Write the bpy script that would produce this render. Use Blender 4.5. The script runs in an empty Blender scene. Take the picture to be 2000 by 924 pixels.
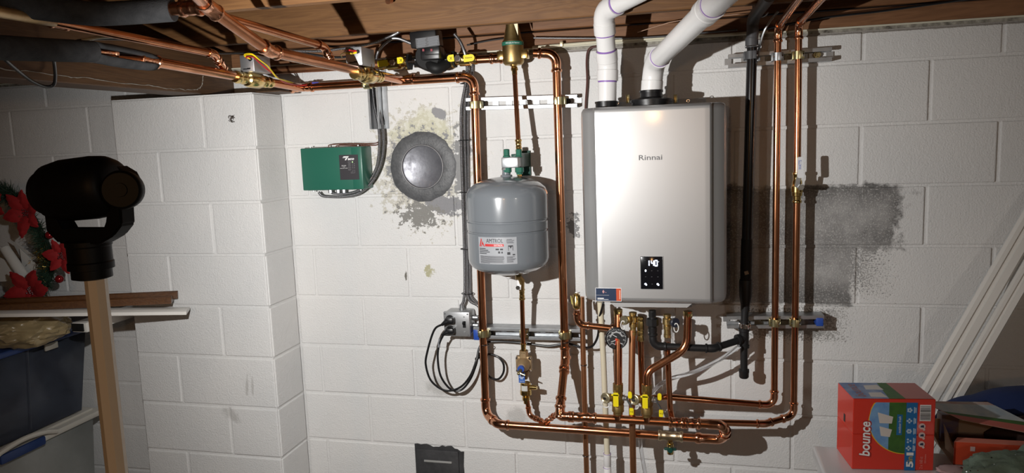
import bpy, bmesh, math, random
from mathutils import Vector as V, Matrix as MX, Quaternion
import numpy as np
random.seed(7)
S = bpy.context.scene
COL = S.collection

# ---------------------------------------------------------------- camera
CAM = V((1.28766, -2.66991, 1.82271))
R_, F_, U_ = (V((0.97109122, 0.2358531, -0.03681246)), V((-0.23866162, 0.96234784, -0.13010481)), V((0.00474077, 0.13512935, 0.99081662)))
FPX = 1440.0                                   # focal length in pixels of the 2000 px wide frame
cd = bpy.data.cameras.new('camera'); cam = bpy.data.objects.new('camera', cd); COL.objects.link(cam)
cd.sensor_width = 36.0; cd.lens = FPX / 2000 * 36.0; cd.clip_start = 0.05
cam.matrix_world = MX(((R_[0], U_[0], -F_[0], CAM[0]), (R_[1], U_[1], -F_[1], CAM[1]), (R_[2], U_[2], -F_[2], CAM[2]), (0, 0, 0, 1)))
S.camera = cam
# ---------------------------------------------------------------- world, lights, exposure
w = bpy.data.worlds.new('world'); S.world = w; w.use_nodes = True
w.node_tree.nodes['Background'].inputs[0].default_value = (0.75, 0.85, 1.0, 1); w.node_tree.nodes['Background'].inputs[1].default_value = 0.006
def lamp(name, kind, loc, power, col, radius, target=None, **kw):
    l = bpy.data.lights.new(name, kind); l.energy = power; l.color = col; l.shadow_soft_size = radius
    o = bpy.data.objects.new(name, l); COL.objects.link(o); o.location = loc
    for k, v in kw.items(): setattr(l, k, v)
    if target: o.rotation_euler = (V(target) - V(loc)).to_track_quat('-Z', 'Y').to_euler()
    return o
lamp('work_light_beam', 'SPOT', (0.405, -1.675, 1.770), 122, (1.0, 0.99, 0.97), 0.012, (0.50, 0, 1.44), spot_size=math.radians(128), spot_blend=0.85)
lamp('basement_bulb', 'POINT', (0.98, -4.0, 1.98), 16, (1.0, 0.54, 0.22), 0.04)
lamp('far_fill_light', 'POINT', (3.7, -4.2, 2.15), 36, (1.0, 0.93, 0.84), 0.12)  # unseen neutral fill, added to lift the right side and the pole
S.view_settings.view_transform = 'Standard'; S.view_settings.look = 'None'
S.view_settings.exposure = 0.0; S.view_settings.gamma = 1.0; S.view_settings.use_curve_mapping = False

# ---------------------------------------------------------------- geometry helpers
def P(px, py, d):
    """point seen at photo pixel (px, py) whose distance in front of the block wall is d metres"""
    r = R_ * ((px - 1000) / FPX) + F_ - U_ * ((py - 462) / FPX)
    return CAM + r * ((-d - CAM.y) / r.y)
def PZ(px, py, z):
    r = R_ * ((px - 1000) / FPX) + F_ - U_ * ((py - 462) / FPX)
    return CAM + r * ((z - CAM.z) / r.z)
def PL(*a): return [P(*q) for q in a]
BM = bmesh.new
def frame(t):
    t = t.normalized(); a = V((0, 0, 1)) if abs(t.z) < 0.9 else V((1, 0, 0))
    x = t.cross(a).normalized(); return x, t.cross(x).normalized()
def sweep(bm, pts, radii, n=12, cap=True, a0=0.0, a1=None, closed=False, flat=None, fixdir=None):
    """tube of varying radius along pts; a0..a1 leaves it open on one side; flat squashes it"""
    pts = [V(p) for p in pts]; N = len(pts)
    if not hasattr(radii, '__len__'): radii = [radii] * N
    tang = []
    for i in range(N):
        if fixdir is not None: t = fixdir
        elif closed: t = pts[(i + 1) % N] - pts[i - 1]
        else:
            j = i; k = i
            while j > 0 and (pts[i] - pts[j]).length < 1e-7: j -= 1
            while k < N - 1 and (pts[k] - pts[i]).length < 1e-7: k += 1
            t = V()
            if j < i: t += (pts[i] - pts[j]).normalized()
            if k > i: t += (pts[k] - pts[i]).normalized()
        tang.append(t.normalized() if t.length > 1e-9 else V((0, 0, 1)))
    x, y = frame(tang[0]); rings = []
    part = a1 is not None
    for i in range(N):
        if i:
            q = tang[i - 1].rotation_difference(tang[i]); x = q @ x
            x = (x - tang[i] * x.dot(tang[i])).normalized(); y = tang[i].cross(x)
        ring = []
        for k in range(n + (1 if part else 0)):
            a = (a0 + (a1 - a0) * k / n) if part else 2 * math.pi * k / n
            ring.append(bm.verts.new(pts[i] + (x * math.cos(a) + y * math.sin(a) * (flat or 1)) * radii[i]))
        rings.append(ring)
    for i in range(N if closed else N - 1):
        A, B = rings[i], rings[(i + 1) % N]
        for k in range(n):
            k2 = k + 1 if part else (k + 1) % n
            try: bm.faces.new((A[k], A[k2], B[k2], B[k]))
            except ValueError: pass
    if cap and not part and not closed:
        for ring, i in ((rings[0], 0), (rings[-1], -1)):
            if radii[i] > 1e-6: bm.faces.new(ring if i else ring[::-1])
    return bm
def lathe(bm, p0, d, prof, n=16):
    d = V(d).normalized(); p0 = V(p0)
    return sweep(bm, [p0 + d * t for t, r in prof], [max(r, 1e-5) for t, r in prof], n, fixdir=d)
def arc(c, x, y, r, a0, a1, n): return [c + (x * math.cos(a0 + (a1 - a0) * i / n) + y * math.sin(a0 + (a1 - a0) * i / n)) * r for i in range(n + 1)]
def spline(pts, k=8):
    pts = [V(p) for p in pts]; out = []
    q = [pts[0] * 2 - pts[1]] + pts + [pts[-1] * 2 - pts[-2]]
    for i in range(1, len(q) - 2):
        a, b, c, d = q[i - 1:i + 3]
        for j in range(k):
            t = j / k
            out.append(0.5 * ((2 * b) + (c - a) * t + (2 * a - 5 * b + 4 * c - d) * t * t + (3 * b - a - 3 * c + d) * t ** 3))
    return out + [pts[-1]]
def box(bm, c, s, u=(1, 0, 0), v=(0, 1, 0), bevel=0.0, seg=2, taper=None):
    """box centred at c, sizes s along u, v and their cross product"""
    u = V(u).normalized(); v = V(v).normalized(); w_ = u.cross(v).normalized(); v = w_.cross(u); c = V(c)
    vs = []
    for k in (-1, 1):
        f = 1 if (taper is None or k > 0) else taper
        for j in (-1, 1):
            for i in (-1, 1): vs.append(bm.verts.new(c + u * (i * s[0] / 2 * f) + v * (j * s[1] / 2 * f) + w_ * (k * s[2] / 2)))
    fs = [bm.faces.new([vs[i] for i in q]) for q in ((0, 2, 3, 1), (4, 5, 7, 6), (0, 1, 5, 4), (2, 6, 7, 3), (0, 4, 6, 2), (1, 3, 7, 5))]
    if bevel: bmesh.ops.bevel(bm, geom=list({e for f in fs for e in f.edges}), offset=bevel, segments=seg, profile=0.5, affect='EDGES')
    return bm
def bx(bm, x0, x1, y0, y1, z0, z1, bevel=0.0, seg=2):
    return box(bm, ((x0 + x1) / 2, (y0 + y1) / 2, (z0 + z1) / 2), (abs(x1 - x0), abs(y1 - y0), abs(z1 - z0)), bevel=bevel, seg=seg)
def prism(bm, pts, n, t):
    """polygon pts (coplanar, 3D) thickened by t along n"""
    n = V(n).normalized() * t
    a = [bm.verts.new(V(p)) for p in pts]; b = [bm.verts.new(V(p) + n) for p in pts]
    bm.faces.new(a[::-1]); bm.faces.new(b)
    for i in range(len(a)): bm.faces.new((a[i], a[(i + 1) % len(a)], b[(i + 1) % len(a)], b[i]))
    return bm
def disc(bm, c, n, r, t, k=24):
    lathe(bm, V(c), n, [(0, r), (t, r)], k); return bm
def blob(bm, c, s, amp=0.15, freq=3.0, sub=3, seed=0, flatz=None, u=None):
    from mathutils import noise
    m = bmesh.new(); bmesh.ops.create_icosphere(m, subdivisions=sub, radius=1.0)
    mp = {}
    for v_ in m.verts:
        p = v_.co.copy(); k = 1 + amp * noise.fractal(p * freq + V((seed * 7.1, seed * 3.3, seed)), 0.8, 2.0, 4)
        p *= k
        if flatz is not None and p.z < flatz: p.z = flatz + (p.z - flatz) * 0.05
        q = V((p.x * s[0], p.y * s[1], p.z * s[2]))
        if u is not None: q = u @ q
        mp[v_.index] = bm.verts.new(V(c) + q)
    for f in m.faces: bm.faces.new([mp[v_.index] for v_ in f.verts])
    m.free(); return bm

# ---------------------------------------------------------------- object helpers
def link(name, bm, mat, parent=None, smooth=35, label=None, kind=None):
    me = bpy.data.meshes.new(name)
    bmesh.ops.recalc_face_normals(bm, faces=bm.faces)
    bm.to_mesh(me); bm.free()
    return link_me(name, me, mat, parent, smooth, label, kind)
def link_me(name, me, mat, parent=None, smooth=35, label=None, kind=None):
    for m in (mat if isinstance(mat, (list, tuple)) else [mat]): me.materials.append(m)
    if smooth:
        me.polygons.foreach_set('use_smooth', [True] * len(me.polygons)); me.set_sharp_from_angle(angle=math.radians(smooth))
    o = bpy.data.objects.new(name, me); COL.objects.link(o)
    if parent: o.parent = parent
    if label: o['label'] = label
    if kind: o['kind'] = kind
    return o
ROOTS = []
def tag(o, label, cat, group=None, kind=None):
    o['label'] = label; o['category'] = cat
    if group: o['group'] = group
    if kind: o['kind'] = kind
    ROOTS.append(o); return o
def thing(name, label, cat, group=None):
    o = bpy.data.objects.new(name, None); o.empty_display_size = 0.05; COL.objects.link(o)
    return tag(o, label, cat, group)
def solo(name, bm, mat, label, cat, group=None, smooth=35): return tag(link(name, bm, mat, None, smooth), label, cat, group)
def text(name, s, c, u, v, h, mat, parent, depth=0.0003, width=None, label=None, wrap=None, shear=0.0, bold=0.0):
    """flat lettering: centre c, reading direction u, up v, letter height h (and width)"""
    cu = bpy.data.curves.new(name, 'FONT'); cu.body = s; cu.align_x = 'CENTER'; cu.align_y = 'CENTER'; cu.resolution_u = 3; cu.shear = shear; cu.offset = bold
    tmp = bpy.data.objects.new(name, cu); COL.objects.link(tmp)
    dg = bpy.context.evaluated_depsgraph_get(); me = bpy.data.meshes.new_from_object(tmp.evaluated_get(dg))
    bpy.data.objects.remove(tmp); bpy.data.curves.remove(cu)
    co = np.empty(len(me.vertices) * 3); me.vertices.foreach_get('co', co); co = co.reshape(-1, 3)
    lo, hi = co.min(0), co.max(0); mid = (lo + hi) / 2; k = h / max(hi[1] - lo[1], 1e-6); kx = width / (hi[0] - lo[0]) if width else k
    u = V(u).normalized(); v = V(v).normalized(); nrm = u.cross(v); c = V(c)
    for vt in me.vertices:
        x, y = (vt.co.x - mid[0]) * kx, (vt.co.y - mid[1]) * k
        vt.co = wrap(x, y) if wrap else c + u * x + v * y + nrm * depth
    return link_me(name, me, mat, parent, 0, label)

# ---------------------------------------------------------------- material helpers
def newmat(name):
    m = bpy.data.materials.new(name); m.use_nodes = True; nt = m.node_tree; return m, nt, nt.nodes['Principled BSDF']
def nd(nt, t, **kw):
    n = nt.nodes.new(t)
    for k, v in kw.items():
        if k.startswith('i_'): n.inputs[k[2:].replace('_', ' ')].default_value = v
        elif k[0] == 'i' and k[1:].isdigit(): n.inputs[int(k[1:])].default_value = v
        else: setattr(n, k, v)
    return n
def noise(nt, scale, detail=3, rough=0.55, vec=None, dist=0.0):
    n = nd(nt, 'ShaderNodeTexNoise'); n.inputs['Scale'].default_value = scale; n.inputs['Detail'].default_value = detail; n.inputs['Roughness'].default_value = rough; n.inputs['Distortion'].default_value = dist
    if vec is not None: nt.links.new(vec, n.inputs['Vector'])
    return n.outputs['Fac']
def ramp(nt, fac, stops, interp='LINEAR'):
    r = nd(nt, 'ShaderNodeValToRGB'); r.color_ramp.interpolation = interp
    e = r.color_ramp.elements
    while len(e) < len(stops): e.new(0.5)
    for i, (p, c) in enumerate(stops): e[i].position = p; e[i].color = (c, c, c, 1) if not hasattr(c, '__len__') else (*c, 1)
    nt.links.new(fac, r.inputs[0]); return r.outputs[0]
def mixc(nt, f, a, b):
    m = nd(nt, 'ShaderNodeMix', data_type='RGBA')
    for s, i in ((f, 0), (a, 6), (b, 7)):
        if hasattr(s, 'links') or hasattr(s, 'is_linked'): nt.links.new(s, m.inputs[i])
        elif hasattr(s, '__len__'): m.inputs[i].default_value = (*s, 1)
        else: m.inputs[i].default_value = s
    return m.outputs[2]
def mth(nt, op, a, b=None, clamp=False):
    m = nd(nt, 'ShaderNodeMath', operation=op, use_clamp=clamp)
    for s, i in ((a, 0), (b, 1)):
        if s is None: continue
        if hasattr(s, 'is_linked'): nt.links.new(s, m.inputs[i])
        else: m.inputs[i].default_value = s
    return m.outputs[0]
def bump(nt, bsdf, h, strength, dist=0.002):
    b = nd(nt, 'ShaderNodeBump'); b.inputs['Strength'].default_value = strength; b.inputs['Distance'].default_value = dist
    nt.links.new(h, b.inputs['Height']); nt.links.new(b.outputs[0], bsdf.inputs['Normal'])
MATS = {}
def M(name, col=(0.5, 0.5, 0.5), rough=0.5, metal=0.0, var=0.0, vscale=30, bmp=0.0, bscale=200, alpha=None, trans=0.0, coat=0.0, emit=None, spec=0.5, col2=None, rvar=0.0):
    if name in MATS: return MATS[name]
    m, nt, b = newmat(name)
    b.inputs['Base Color'].default_value = (*col, 1); b.inputs['Roughness'].default_value = rough; b.inputs['Metallic'].default_value = metal
    b.inputs['Specular IOR Level'].default_value = spec
    if trans: b.inputs['Transmission Weight'].default_value = trans; b.inputs['IOR'].default_value = 1.3
    if coat: b.inputs['Coat Weight'].default_value = coat; b.inputs['Coat Roughness'].default_value = 0.08
    if emit: b.inputs['Emission Color'].default_value = (*emit[:3], 1); b.inputs['Emission Strength'].default_value = emit[3]
    if var or col2:
        geo = nd(nt, 'ShaderNodeNewGeometry').outputs['Position']
        f = ramp(nt, noise(nt, vscale, 5, 0.6, geo), [(0.3, 0.0), (0.7, 1.0)])
        c2 = col2 or tuple(x * (1 - var) for x in col)
        nt.links.new(mixc(nt, f, col, c2), b.inputs['Base Color'])
        if rvar:
            nt.links.new(mth(nt, 'ADD', mth(nt, 'MULTIPLY', f, rvar), rough), b.inputs['Roughness'])
    if bmp:
        geo = nd(nt, 'ShaderNodeNewGeometry').outputs['Position']
        bump(nt, b, noise(nt, bscale, 3, 0.6, geo), bmp)
    MATS[name] = m; return m
# ---------------------------------------------------------------- materials
COPPER = M('copper', (0.68, 0.31, 0.165), 0.17, 1.0, col2=(0.48, 0.20, 0.095), vscale=14, rvar=0.09)
COPPERD = M('copper_dull', (0.60, 0.28, 0.14), 0.36, 1.0, col2=(0.42, 0.20, 0.10), vscale=18, rvar=0.1)
FITC = M('copper_fitting', (0.86, 0.44, 0.27), 0.16, 1.0, col2=(0.72, 0.33, 0.18), vscale=40)
OLDPIPE = M('old_pipe', (0.55, 0.36, 0.14), 0.42, 0.8, col2=(0.38, 0.24, 0.10), vscale=20)
BRASS = M('brass', (0.80, 0.60, 0.25), 0.2, 1.0, col2=(0.58, 0.40, 0.14), vscale=50)
BRONZE = M('bronze_cast', (0.50, 0.36, 0.16), 0.42, 1.0, col2=(0.40, 0.28, 0.11), vscale=60, bmp=0.15, bscale=500)
PRVB = M('bronze_pale', (0.36, 0.25, 0.135), 0.5, 0.5, bmp=0.1)
ZINC = M('yellow_zinc', (0.58, 0.49, 0.24), 0.33, 1.0, col2=(0.42, 0.40, 0.25), vscale=50)
GALV = M('galvanised', (0.45, 0.46, 0.47), 0.42, 0.9, col2=(0.34, 0.355, 0.37), vscale=40)
CHROME = M('chrome', (0.82, 0.82, 0.82), 0.15, 1.0)
IRON = M('black_iron', (0.018, 0.018, 0.019), 0.42, 0.3, bmp=0.1, bscale=400)
ABS = M('black_gloss_pipe', (0.009, 0.008, 0.009), 0.2, spec=0.5)
GREYF = M('grey_rubber', (0.07, 0.07, 0.075), 0.5)
BLACK = M('black_plastic', (0.007, 0.007, 0.008), 0.38)
BLACKM = M('black_matte', (0.009, 0.009, 0.009), 0.55, spec=0.25)
BLACKH = M('black_housing', (0.0035, 0.0035, 0.0035), 0.5, spec=0.2)
PVC = M('white_pvc', (0.78, 0.77, 0.76), 0.3)
PURPLE = M('purple_primer', (0.25, 0.13, 0.42), 0.4)
CREAM = M('cream_plastic', (0.66, 0.60, 0.45), 0.42)
YEL = M('yellow_vinyl', (0.82, 0.66, 0.01), 0.4)
BLUE = M('blue_plastic', (0.02, 0.07, 0.35), 0.4)
WHITE = M('white_print', (0.8, 0.8, 0.8), 0.5)
TACO = M('green_enamel', (0.022, 0.125, 0.085), 0.35)
TACOD = M('dark_green_plastic', (0.008, 0.055, 0.042), 0.35)
TANKG = M('grey_enamel', (0.165, 0.18, 0.196), 0.22, coat=0.6)
SILVER = M('silver_paint', (0.50, 0.50, 0.50), 0.40, 0.72, bmp=0.03, bscale=1500, coat=0.3)
SILVERS = M('silver_side', (0.40, 0.40, 0.415), 0.4, 0.6)
STEELB = M('grey_steel_box', (0.42, 0.43, 0.43), 0.38, 0.7, bmp=0.05, bscale=700)
DKGREY = M('dark_grey_print', (0.10, 0.10, 0.105), 0.5)
RED = M('red_print', (0.50, 0.03, 0.03), 0.45)
FOAM = M('grey_foam', (0.030, 0.031, 0.033), 0.95, bmp=0.8, bscale=300, col2=(0.055, 0.055, 0.057), vscale=26, spec=0.2)
CLEAR = M('clear_tube', (0.9, 0.92, 0.95), 0.12, trans=0.9)

def wood(name, c1, c2, axis, rough=0.6):
    m, nt, b = newmat(name)
    geo = nd(nt, 'ShaderNodeNewGeometry').outputs['Position']
    mp = nd(nt, 'ShaderNodeMapping'); nt.links.new(geo, mp.inputs[0])
    s = [14, 14, 14]; s[axis] = 0.9; mp.inputs['Scale'].default_value = s
    g = noise(nt, 1.6, 4, 0.6, mp.outputs[0], 0.6)
    wv = mth(nt, 'FRACT', mth(nt, 'MULTIPLY', g, 9.0))
    wv = mth(nt, 'ABSOLUTE', mth(nt, 'SUBTRACT', mth(nt, 'MULTIPLY', wv, 2.0), 1.0))
    big = noise(nt, 3, 3, 0.5, geo)
    f = mth(nt, 'ADD', mth(nt, 'MULTIPLY', wv, 0.55), mth(nt, 'MULTIPLY', big, 0.6), True)
    nt.links.new(mixc(nt, f, c1, c2), b.inputs['Base Color']); b.inputs['Roughness'].default_value = rough
    bump(nt, b, wv, 0.15, 0.001); MATS[name] = m; return m
JOISTW = wood('joist_pine', (0.215, 0.102, 0.034), (0.125, 0.054, 0.017), 0)
SILLW = wood('sill_pine', (0.24, 0.11, 0.046), (0.15, 0.064, 0.025), 0)
GIRDW = wood('girder_pine', (0.115, 0.056, 0.022), (0.06, 0.028, 0.011), 1)
TRIMW = wood('stained_trim', (0.105, 0.042, 0.012), (0.055, 0.02, 0.006), 0, 0.32)
SUBW = wood('subfloor', (0.10, 0.05, 0.022), (0.06, 0.03, 0.014), 0)

def wall_material():
    m, nt, b = newmat('painted_block')
    L = nt.links.new
    pos = nd(nt, 'ShaderNodeNewGeometry').outputs['Position']
    def ell(cx, cz, rx, rz, square=False, rot=0.0):
        mp = nd(nt, 'ShaderNodeMapping', vector_type='TEXTURE'); L(pos, mp.inputs[0])
        mp.inputs['Location'].default_value = (cx, 0, cz); mp.inputs['Rotation'].default_value = (0, rot, 0); mp.inputs['Scale'].default_value = (rx, 1e4, rz)
        if square:
            a = nd(nt, 'ShaderNodeVectorMath', operation='ABSOLUTE'); L(mp.outputs[0], a.inputs[0])
            s = nd(nt, 'ShaderNodeSeparateXYZ'); L(a.outputs[0], s.inputs[0]); return mth(nt, 'MAXIMUM', s.outputs[0], s.outputs[2])
        a = nd(nt, 'ShaderNodeVectorMath', operation='LENGTH'); L(mp.outputs[0], a.inputs[0]); return a.outputs['Value']
    fine = noise(nt, 38, 8, 0.7, pos); mid = noise(nt, 11, 6, 0.65, pos); vfine = noise(nt, 170, 4, 0.7, pos); big = noise(nt, 2.3, 4, 0.5, pos)
    col = mixc(nt, ramp(nt, big, [(0.35, 0.0), (0.68, 1.0)]), (0.725, 0.715, 0.70), (0.665, 0.665, 0.66))
    # general scuffs and specks
    specks = mth(nt, 'MULTIPLY', ramp(nt, fine, [(0.66, 0.0), (0.71, 1.0)]), ramp(nt, mid, [(0.5, 0.0), (0.6, 1.0)]))
    col = mixc(nt, mth(nt, 'MULTIPLY', specks, 0.55), col, (0.30, 0.29, 0.27))
    def patch(dist, lo, hi, amp, c, nz=fine, k=1.0):
        nonlocal col
        f = ramp(nt, mth(nt, 'ADD', dist, mth(nt, 'MULTIPLY', mth(nt, 'SUBTRACT', nz, 0.5), amp)), [(lo, 1.0), (hi, 0.0)])
        col = mixc(nt, mth(nt, 'MULTIPLY', f, k), col, c); return f
    # peeled paint and cement round the duct collar
    patch(ell(0.285, 1.725, 0.30, 0.32), 0.60, 0.66, 2.4, (0.50, 0.475, 0.40), fine, 0.8)
    patch(ell(0.30, 1.87, 0.13, 0.09), 0.7, 1.05, 2.0, (0.56, 0.55, 0.38), mid, 0.55)
    patch(ell(0.285, 1.73, 0.20, 0.20), 0.60, 0.66, 2.7, (0.25, 0.25, 0.255), fine)
    patch(ell(0.36, 1.585, 0.13, 0.055), 0.68, 0.75, 2.6, (0.24, 0.24, 0.25), fine)
    patch(ell(0.43, 1.73, 0.05, 0.22), 0.5, 0.6, 2.8, (0.26, 0.26, 0.26), fine)
    patch(ell(0.26, 1.55, 0.20, 0.11), 0.38, 0.44, 2.6, (0.22, 0.215, 0.20), fine)
    patch(ell(0.36, 1.93, 0.035, 0.022, rot=0.6), 0.8, 0.95, 1.6, (0.27, 0.27, 0.28), fine)
    patch(ell(0.455, 1.79, 0.05, 0.03), 0.6, 0.8, 2.6, (0.25, 0.25, 0.25), fine)
    patch(ell(0.19, 1.305, 0.008, 0.03), 0.5, 0.7, 1.8, (0.16, 0.15, 0.13), fine)
    patch(ell(0.29, 1.33, 0.035, 0.05), 0.30, 0.5, 2.6, (0.42, 0.40, 0.26), fine)
    patch(ell(0.86, 1.50, 0.05, 0.10), 0.36, 0.42, 2.4, (0.22, 0.22, 0.22), fine)
    # scuffs low on the pilaster
    for (x, z, rx, rz, ro) in ((-0.50, 0.78, 0.05, 0.03, 0.5), (-0.42, 0.90, 0.008, 0.05, 0.1), (-0.395, 0.90, 0.006, 0.045, 0.05), (0.30, 0.86, 0.06, 0.05, 0.2), (0.62, 0.75, 0.05, 0.05, 0)):
        patch(ell(x, z, rx, rz, rot=ro), 0.5, 1.3, 1.8, (0.42, 0.41, 0.39), fine, 0.6)
    # bare block right of the heater
    for (x, z, rx, rz, lo, am, c) in ((1.64, 1.52, 0.34, 0.115, 0.88, 0.9, (0.235, 0.23, 0.225)), (1.60, 1.322, 0.215, 0.108, 0.92, 0.35, (0.22, 0.215, 0.21)), (1.62, 1.15, 0.24, 0.085, 0.45, 1.6, (0.24, 0.235, 0.225)), (1.66, 1.42, 0.32, 0.2, 0.50, 1.8, (0.26, 0.255, 0.25))):
        c = mixc(nt, ramp(nt, noise(nt, 7, 4, 0.6, pos), [(0.35, 0.0), (0.65, 1.0)]), tuple(v * .6 for v in c), tuple(v * 1.5 for v in c))
        f = patch(ell(x, z, rx, rz, True), lo, lo + 0.22, am * 1.3, c, mid if am < 1 else vfine)
    bare = ramp(nt, vfine, [(0.52, 0.0), (0.62, 1.0)])
    f1 = ramp(nt, mth(nt, 'ADD', ell(1.64, 1.42, 0.34, 0.23, True), mth(nt, 'MULTIPLY', mth(nt, 'SUBTRACT', mid, 0.5), 0.8)), [(0.85, 1.0), (1.1, 0.0)])
    col = mixc(nt, mth(nt, 'MULTIPLY', mth(nt, 'MULTIPLY', bare, f1), 0.55), col, (0.60, 0.59, 0.57))
    # rusty dirt and grime under the sill
    patch(ell(1.9, 2.135, 1.6, 0.012, True), 0.9, 1.2, 0.8, (0.16, 0.13, 0.10), fine, 0.7)
    L(col, b.inputs['Base Color']); b.inputs['Roughness'].default_value = 0.42; b.inputs['Specular IOR Level'].default_value = 0.35
    h = mth(nt, 'ADD', mth(nt, 'MULTIPLY', vfine, 0.75), mth(nt, 'MULTIPLY', fine, 0.5))
    bump(nt, b, h, 0.7, 0.005)
    return m
PAINT = wall_material()
FLOORM = M('concrete_floor', (0.25, 0.24, 0.22), 0.8, col2=(0.2, 0.19, 0.18), vscale=5, bmp=0.3, bscale=80)

# ---------------------------------------------------------------- the room shell
Z0 = 2.032                                     # first full bed joint below the sill
BW, BH, JT = 0.4064, 0.2032, 0.009
wall = link('wall_back', bx(BM(), -3.2, 5.0, 0.0045, 0.20, 0, 2.133), PAINT, kind='structure')
link('wall_left', bx(BM(), -3.3, -3.2, -5.6, 0.2, 0, 2.45), M('dim_wall', (0.34, 0.33, 0.31), 0.7), kind='structure')
link('wall_right', bx(BM(), 5.0, 5.1, -5.6, 0.2, 0, 2.45), MATS['dim_wall'], kind='structure')
link('wall_front', bx(BM(), -3.3, 5.1, -5.7, -5.6, 0, 2.45), MATS['dim_wall'], kind='structure')
link('floor', bx(BM(), -3.3, 5.1, -5.7, 0.2, -0.08, 0), FLOORM, kind='structure')
def block_mesh(wd, ht, dp=0.03):
    bm = BM(); box(bm, (0, dp / 2, 0), (wd - JT, dp, ht - JT)); 
    bmesh.ops.bevel(bm, geom=[e for e in bm.edges if abs(e.verts[0].co.y) < 1e-6 or abs(e.verts[1].co.y) < 1e-6], offset=0.004, segments=2, profile=0.5, affect='EDGES')
    bmesh.ops.recalc_face_normals(bm, faces=bm.faces)
    me = bpy.data.meshes.new('concrete_block'); bm.to_mesh(me); bm.free(); me.materials.append(PAINT)
    return me
BMESH = {}
def block(x0, x1, z0, z1, y, parent, rotz=0):
    key = (round(x1 - x0, 4), round(z1 - z0, 4))
    if key not in BMESH: BMESH[key] = block_mesh(*key)
    o = bpy.data.objects.new('concrete_block', BMESH[key]); COL.objects.link(o); o.parent = parent
    o.location = ((x0 + x1) / 2, y, (z0 + z1) / 2) if not rotz else (y, (x0 + x1) / 2, (z0 + z1) / 2)
    o.rotation_euler = (random.uniform(-.002, .002), random.uniform(-.0015, .0015), rotz + random.uniform(-.002, .002))
    return o
PX0, PX1, PD = -0.917, -0.292, 0.205           # the pilaster
for k in range(-1, 10):
    z1 = Z0 - BH * k; z0 = z1 - BH
    if k == -1: z1 = 2.133
    off = 0.0 if k % 2 == 0 else -0.5
    for i in range(-6, 8):
        x0 = (i + off) * BW; x1 = x0 + BW
        if x1 <= PX0 or x0 >= PX1: block(x0, x1, z0, z1, random.uniform(-.0012, .0012), wall)
        elif x0 < PX1 < x1 and x1 - PX1 > 0.03: block(PX1, x1, z0, z1, 0.0005, wall)
        elif x0 < PX0 < x1 and PX0 - x0 > 0.03: block(x0, PX0, z0, z1, 0.0005, wall)
pil = link('wall_pilaster', bx(BM(), PX0 + .0045, PX1 - .0045, -PD + 0.0045, 0.0, 0, 2.032), PAINT, kind='structure')
for k in range(0, 10):
    z1 = Z0 - BH * k; z0 = z1 - BH; half = BW / 2; wp = PX1 - PX0
    if k % 2 == 0: cuts = [PX0, PX0 + wp * 0.655, PX1] 
    else: cuts = [PX0, PX0 + wp * 0.315, PX1]
    for a, b_ in zip(cuts, cuts[1:]): block(a, b_, z0, z1, -PD + random.uniform(-.0012, .0012), pil)
    block(-PD + .002, -0.0, z0, z1, PX1, pil, math.pi / 2)
    block(-PD + .002, -0.0, z0, z1, PX0, pil, -math.pi / 2)
# ceiling: subfloor, joists along the wall, rim, sill, girder
ceil = link('ceiling', bx(BM(), -3.3, 5.1, -5.7, 0.2, 2.44, 2.47), SUBW, kind='structure')
def timber(name, x0, x1, y0, y1, z0, z1, mat): return link(name, bx(BM(), x0, x1, y0, y1, z0, z1, 0.003, 1), mat, ceil)
timber('sill_plate', -3.2, 5.0, 0.004, 0.14, 2.1465, 2.203, SILLW)
timber('rim_joist', -3.2, 5.0, 0.0, 0.04, 2.209, 2.44, SILLW)
link('sill_seal', bx(BM(), -3.2, 5.0, 0.002, 0.15, 2.133, 2.1425), M('dirty_mortar', (0.42, 0.40, 0.34), 0.8, col2=(0.05, 0.04, 0.03), vscale=38, bmp=0.6, bscale=90), ceil)
link('seal_strip', bx(BM(), -3.2, 5.0, -0.002, 0.15, 2.1425, 2.1478), M('cream_seal', (.55, .53, .43), .7), ceil)
for y in (-0.235, -0.815, -1.35, -1.9, -2.45, -3.0, -3.6, -4.2, -4.8): timber('joist', -3.2, 5.0, y, y + 0.038, 2.206, 2.44, JOISTW)
timber('girder', -0.632, -0.505, -5.6, 0.02, 2.0365, 2.205, GIRDW)
def PXX(px, py, x):
    r = R_ * ((px - 1000) / FPX) + F_ - U_ * ((py - 462) / FPX); return CAM + r * ((x - CAM.x) / r.x)
rng = random.Random(2); link('paint_run', sweep(BM(), [p + V((0, 0, rng.uniform(-.003, .003))) for p in spline([PXX(x, y, -.5055) for x, y in ((-30, 129), (112, 147), (175, 154), (280, 166), (345, 174), (380, 176), (393, 168), (396, 150))], 8)], [rng.uniform(.0015, .005) for i in range(57)], 8, flat=.4), M('dried_paint', (.42, .40, .36), .7, col2=(.2, .17, .13), vscale=60), ceil)
timber('gap_shade_strip', -0.80, -0.20, -0.16, -0.012, 2.0335, 2.0365, GIRDW)  # thin dark strip standing in for the shaded gap under the girder
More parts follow.
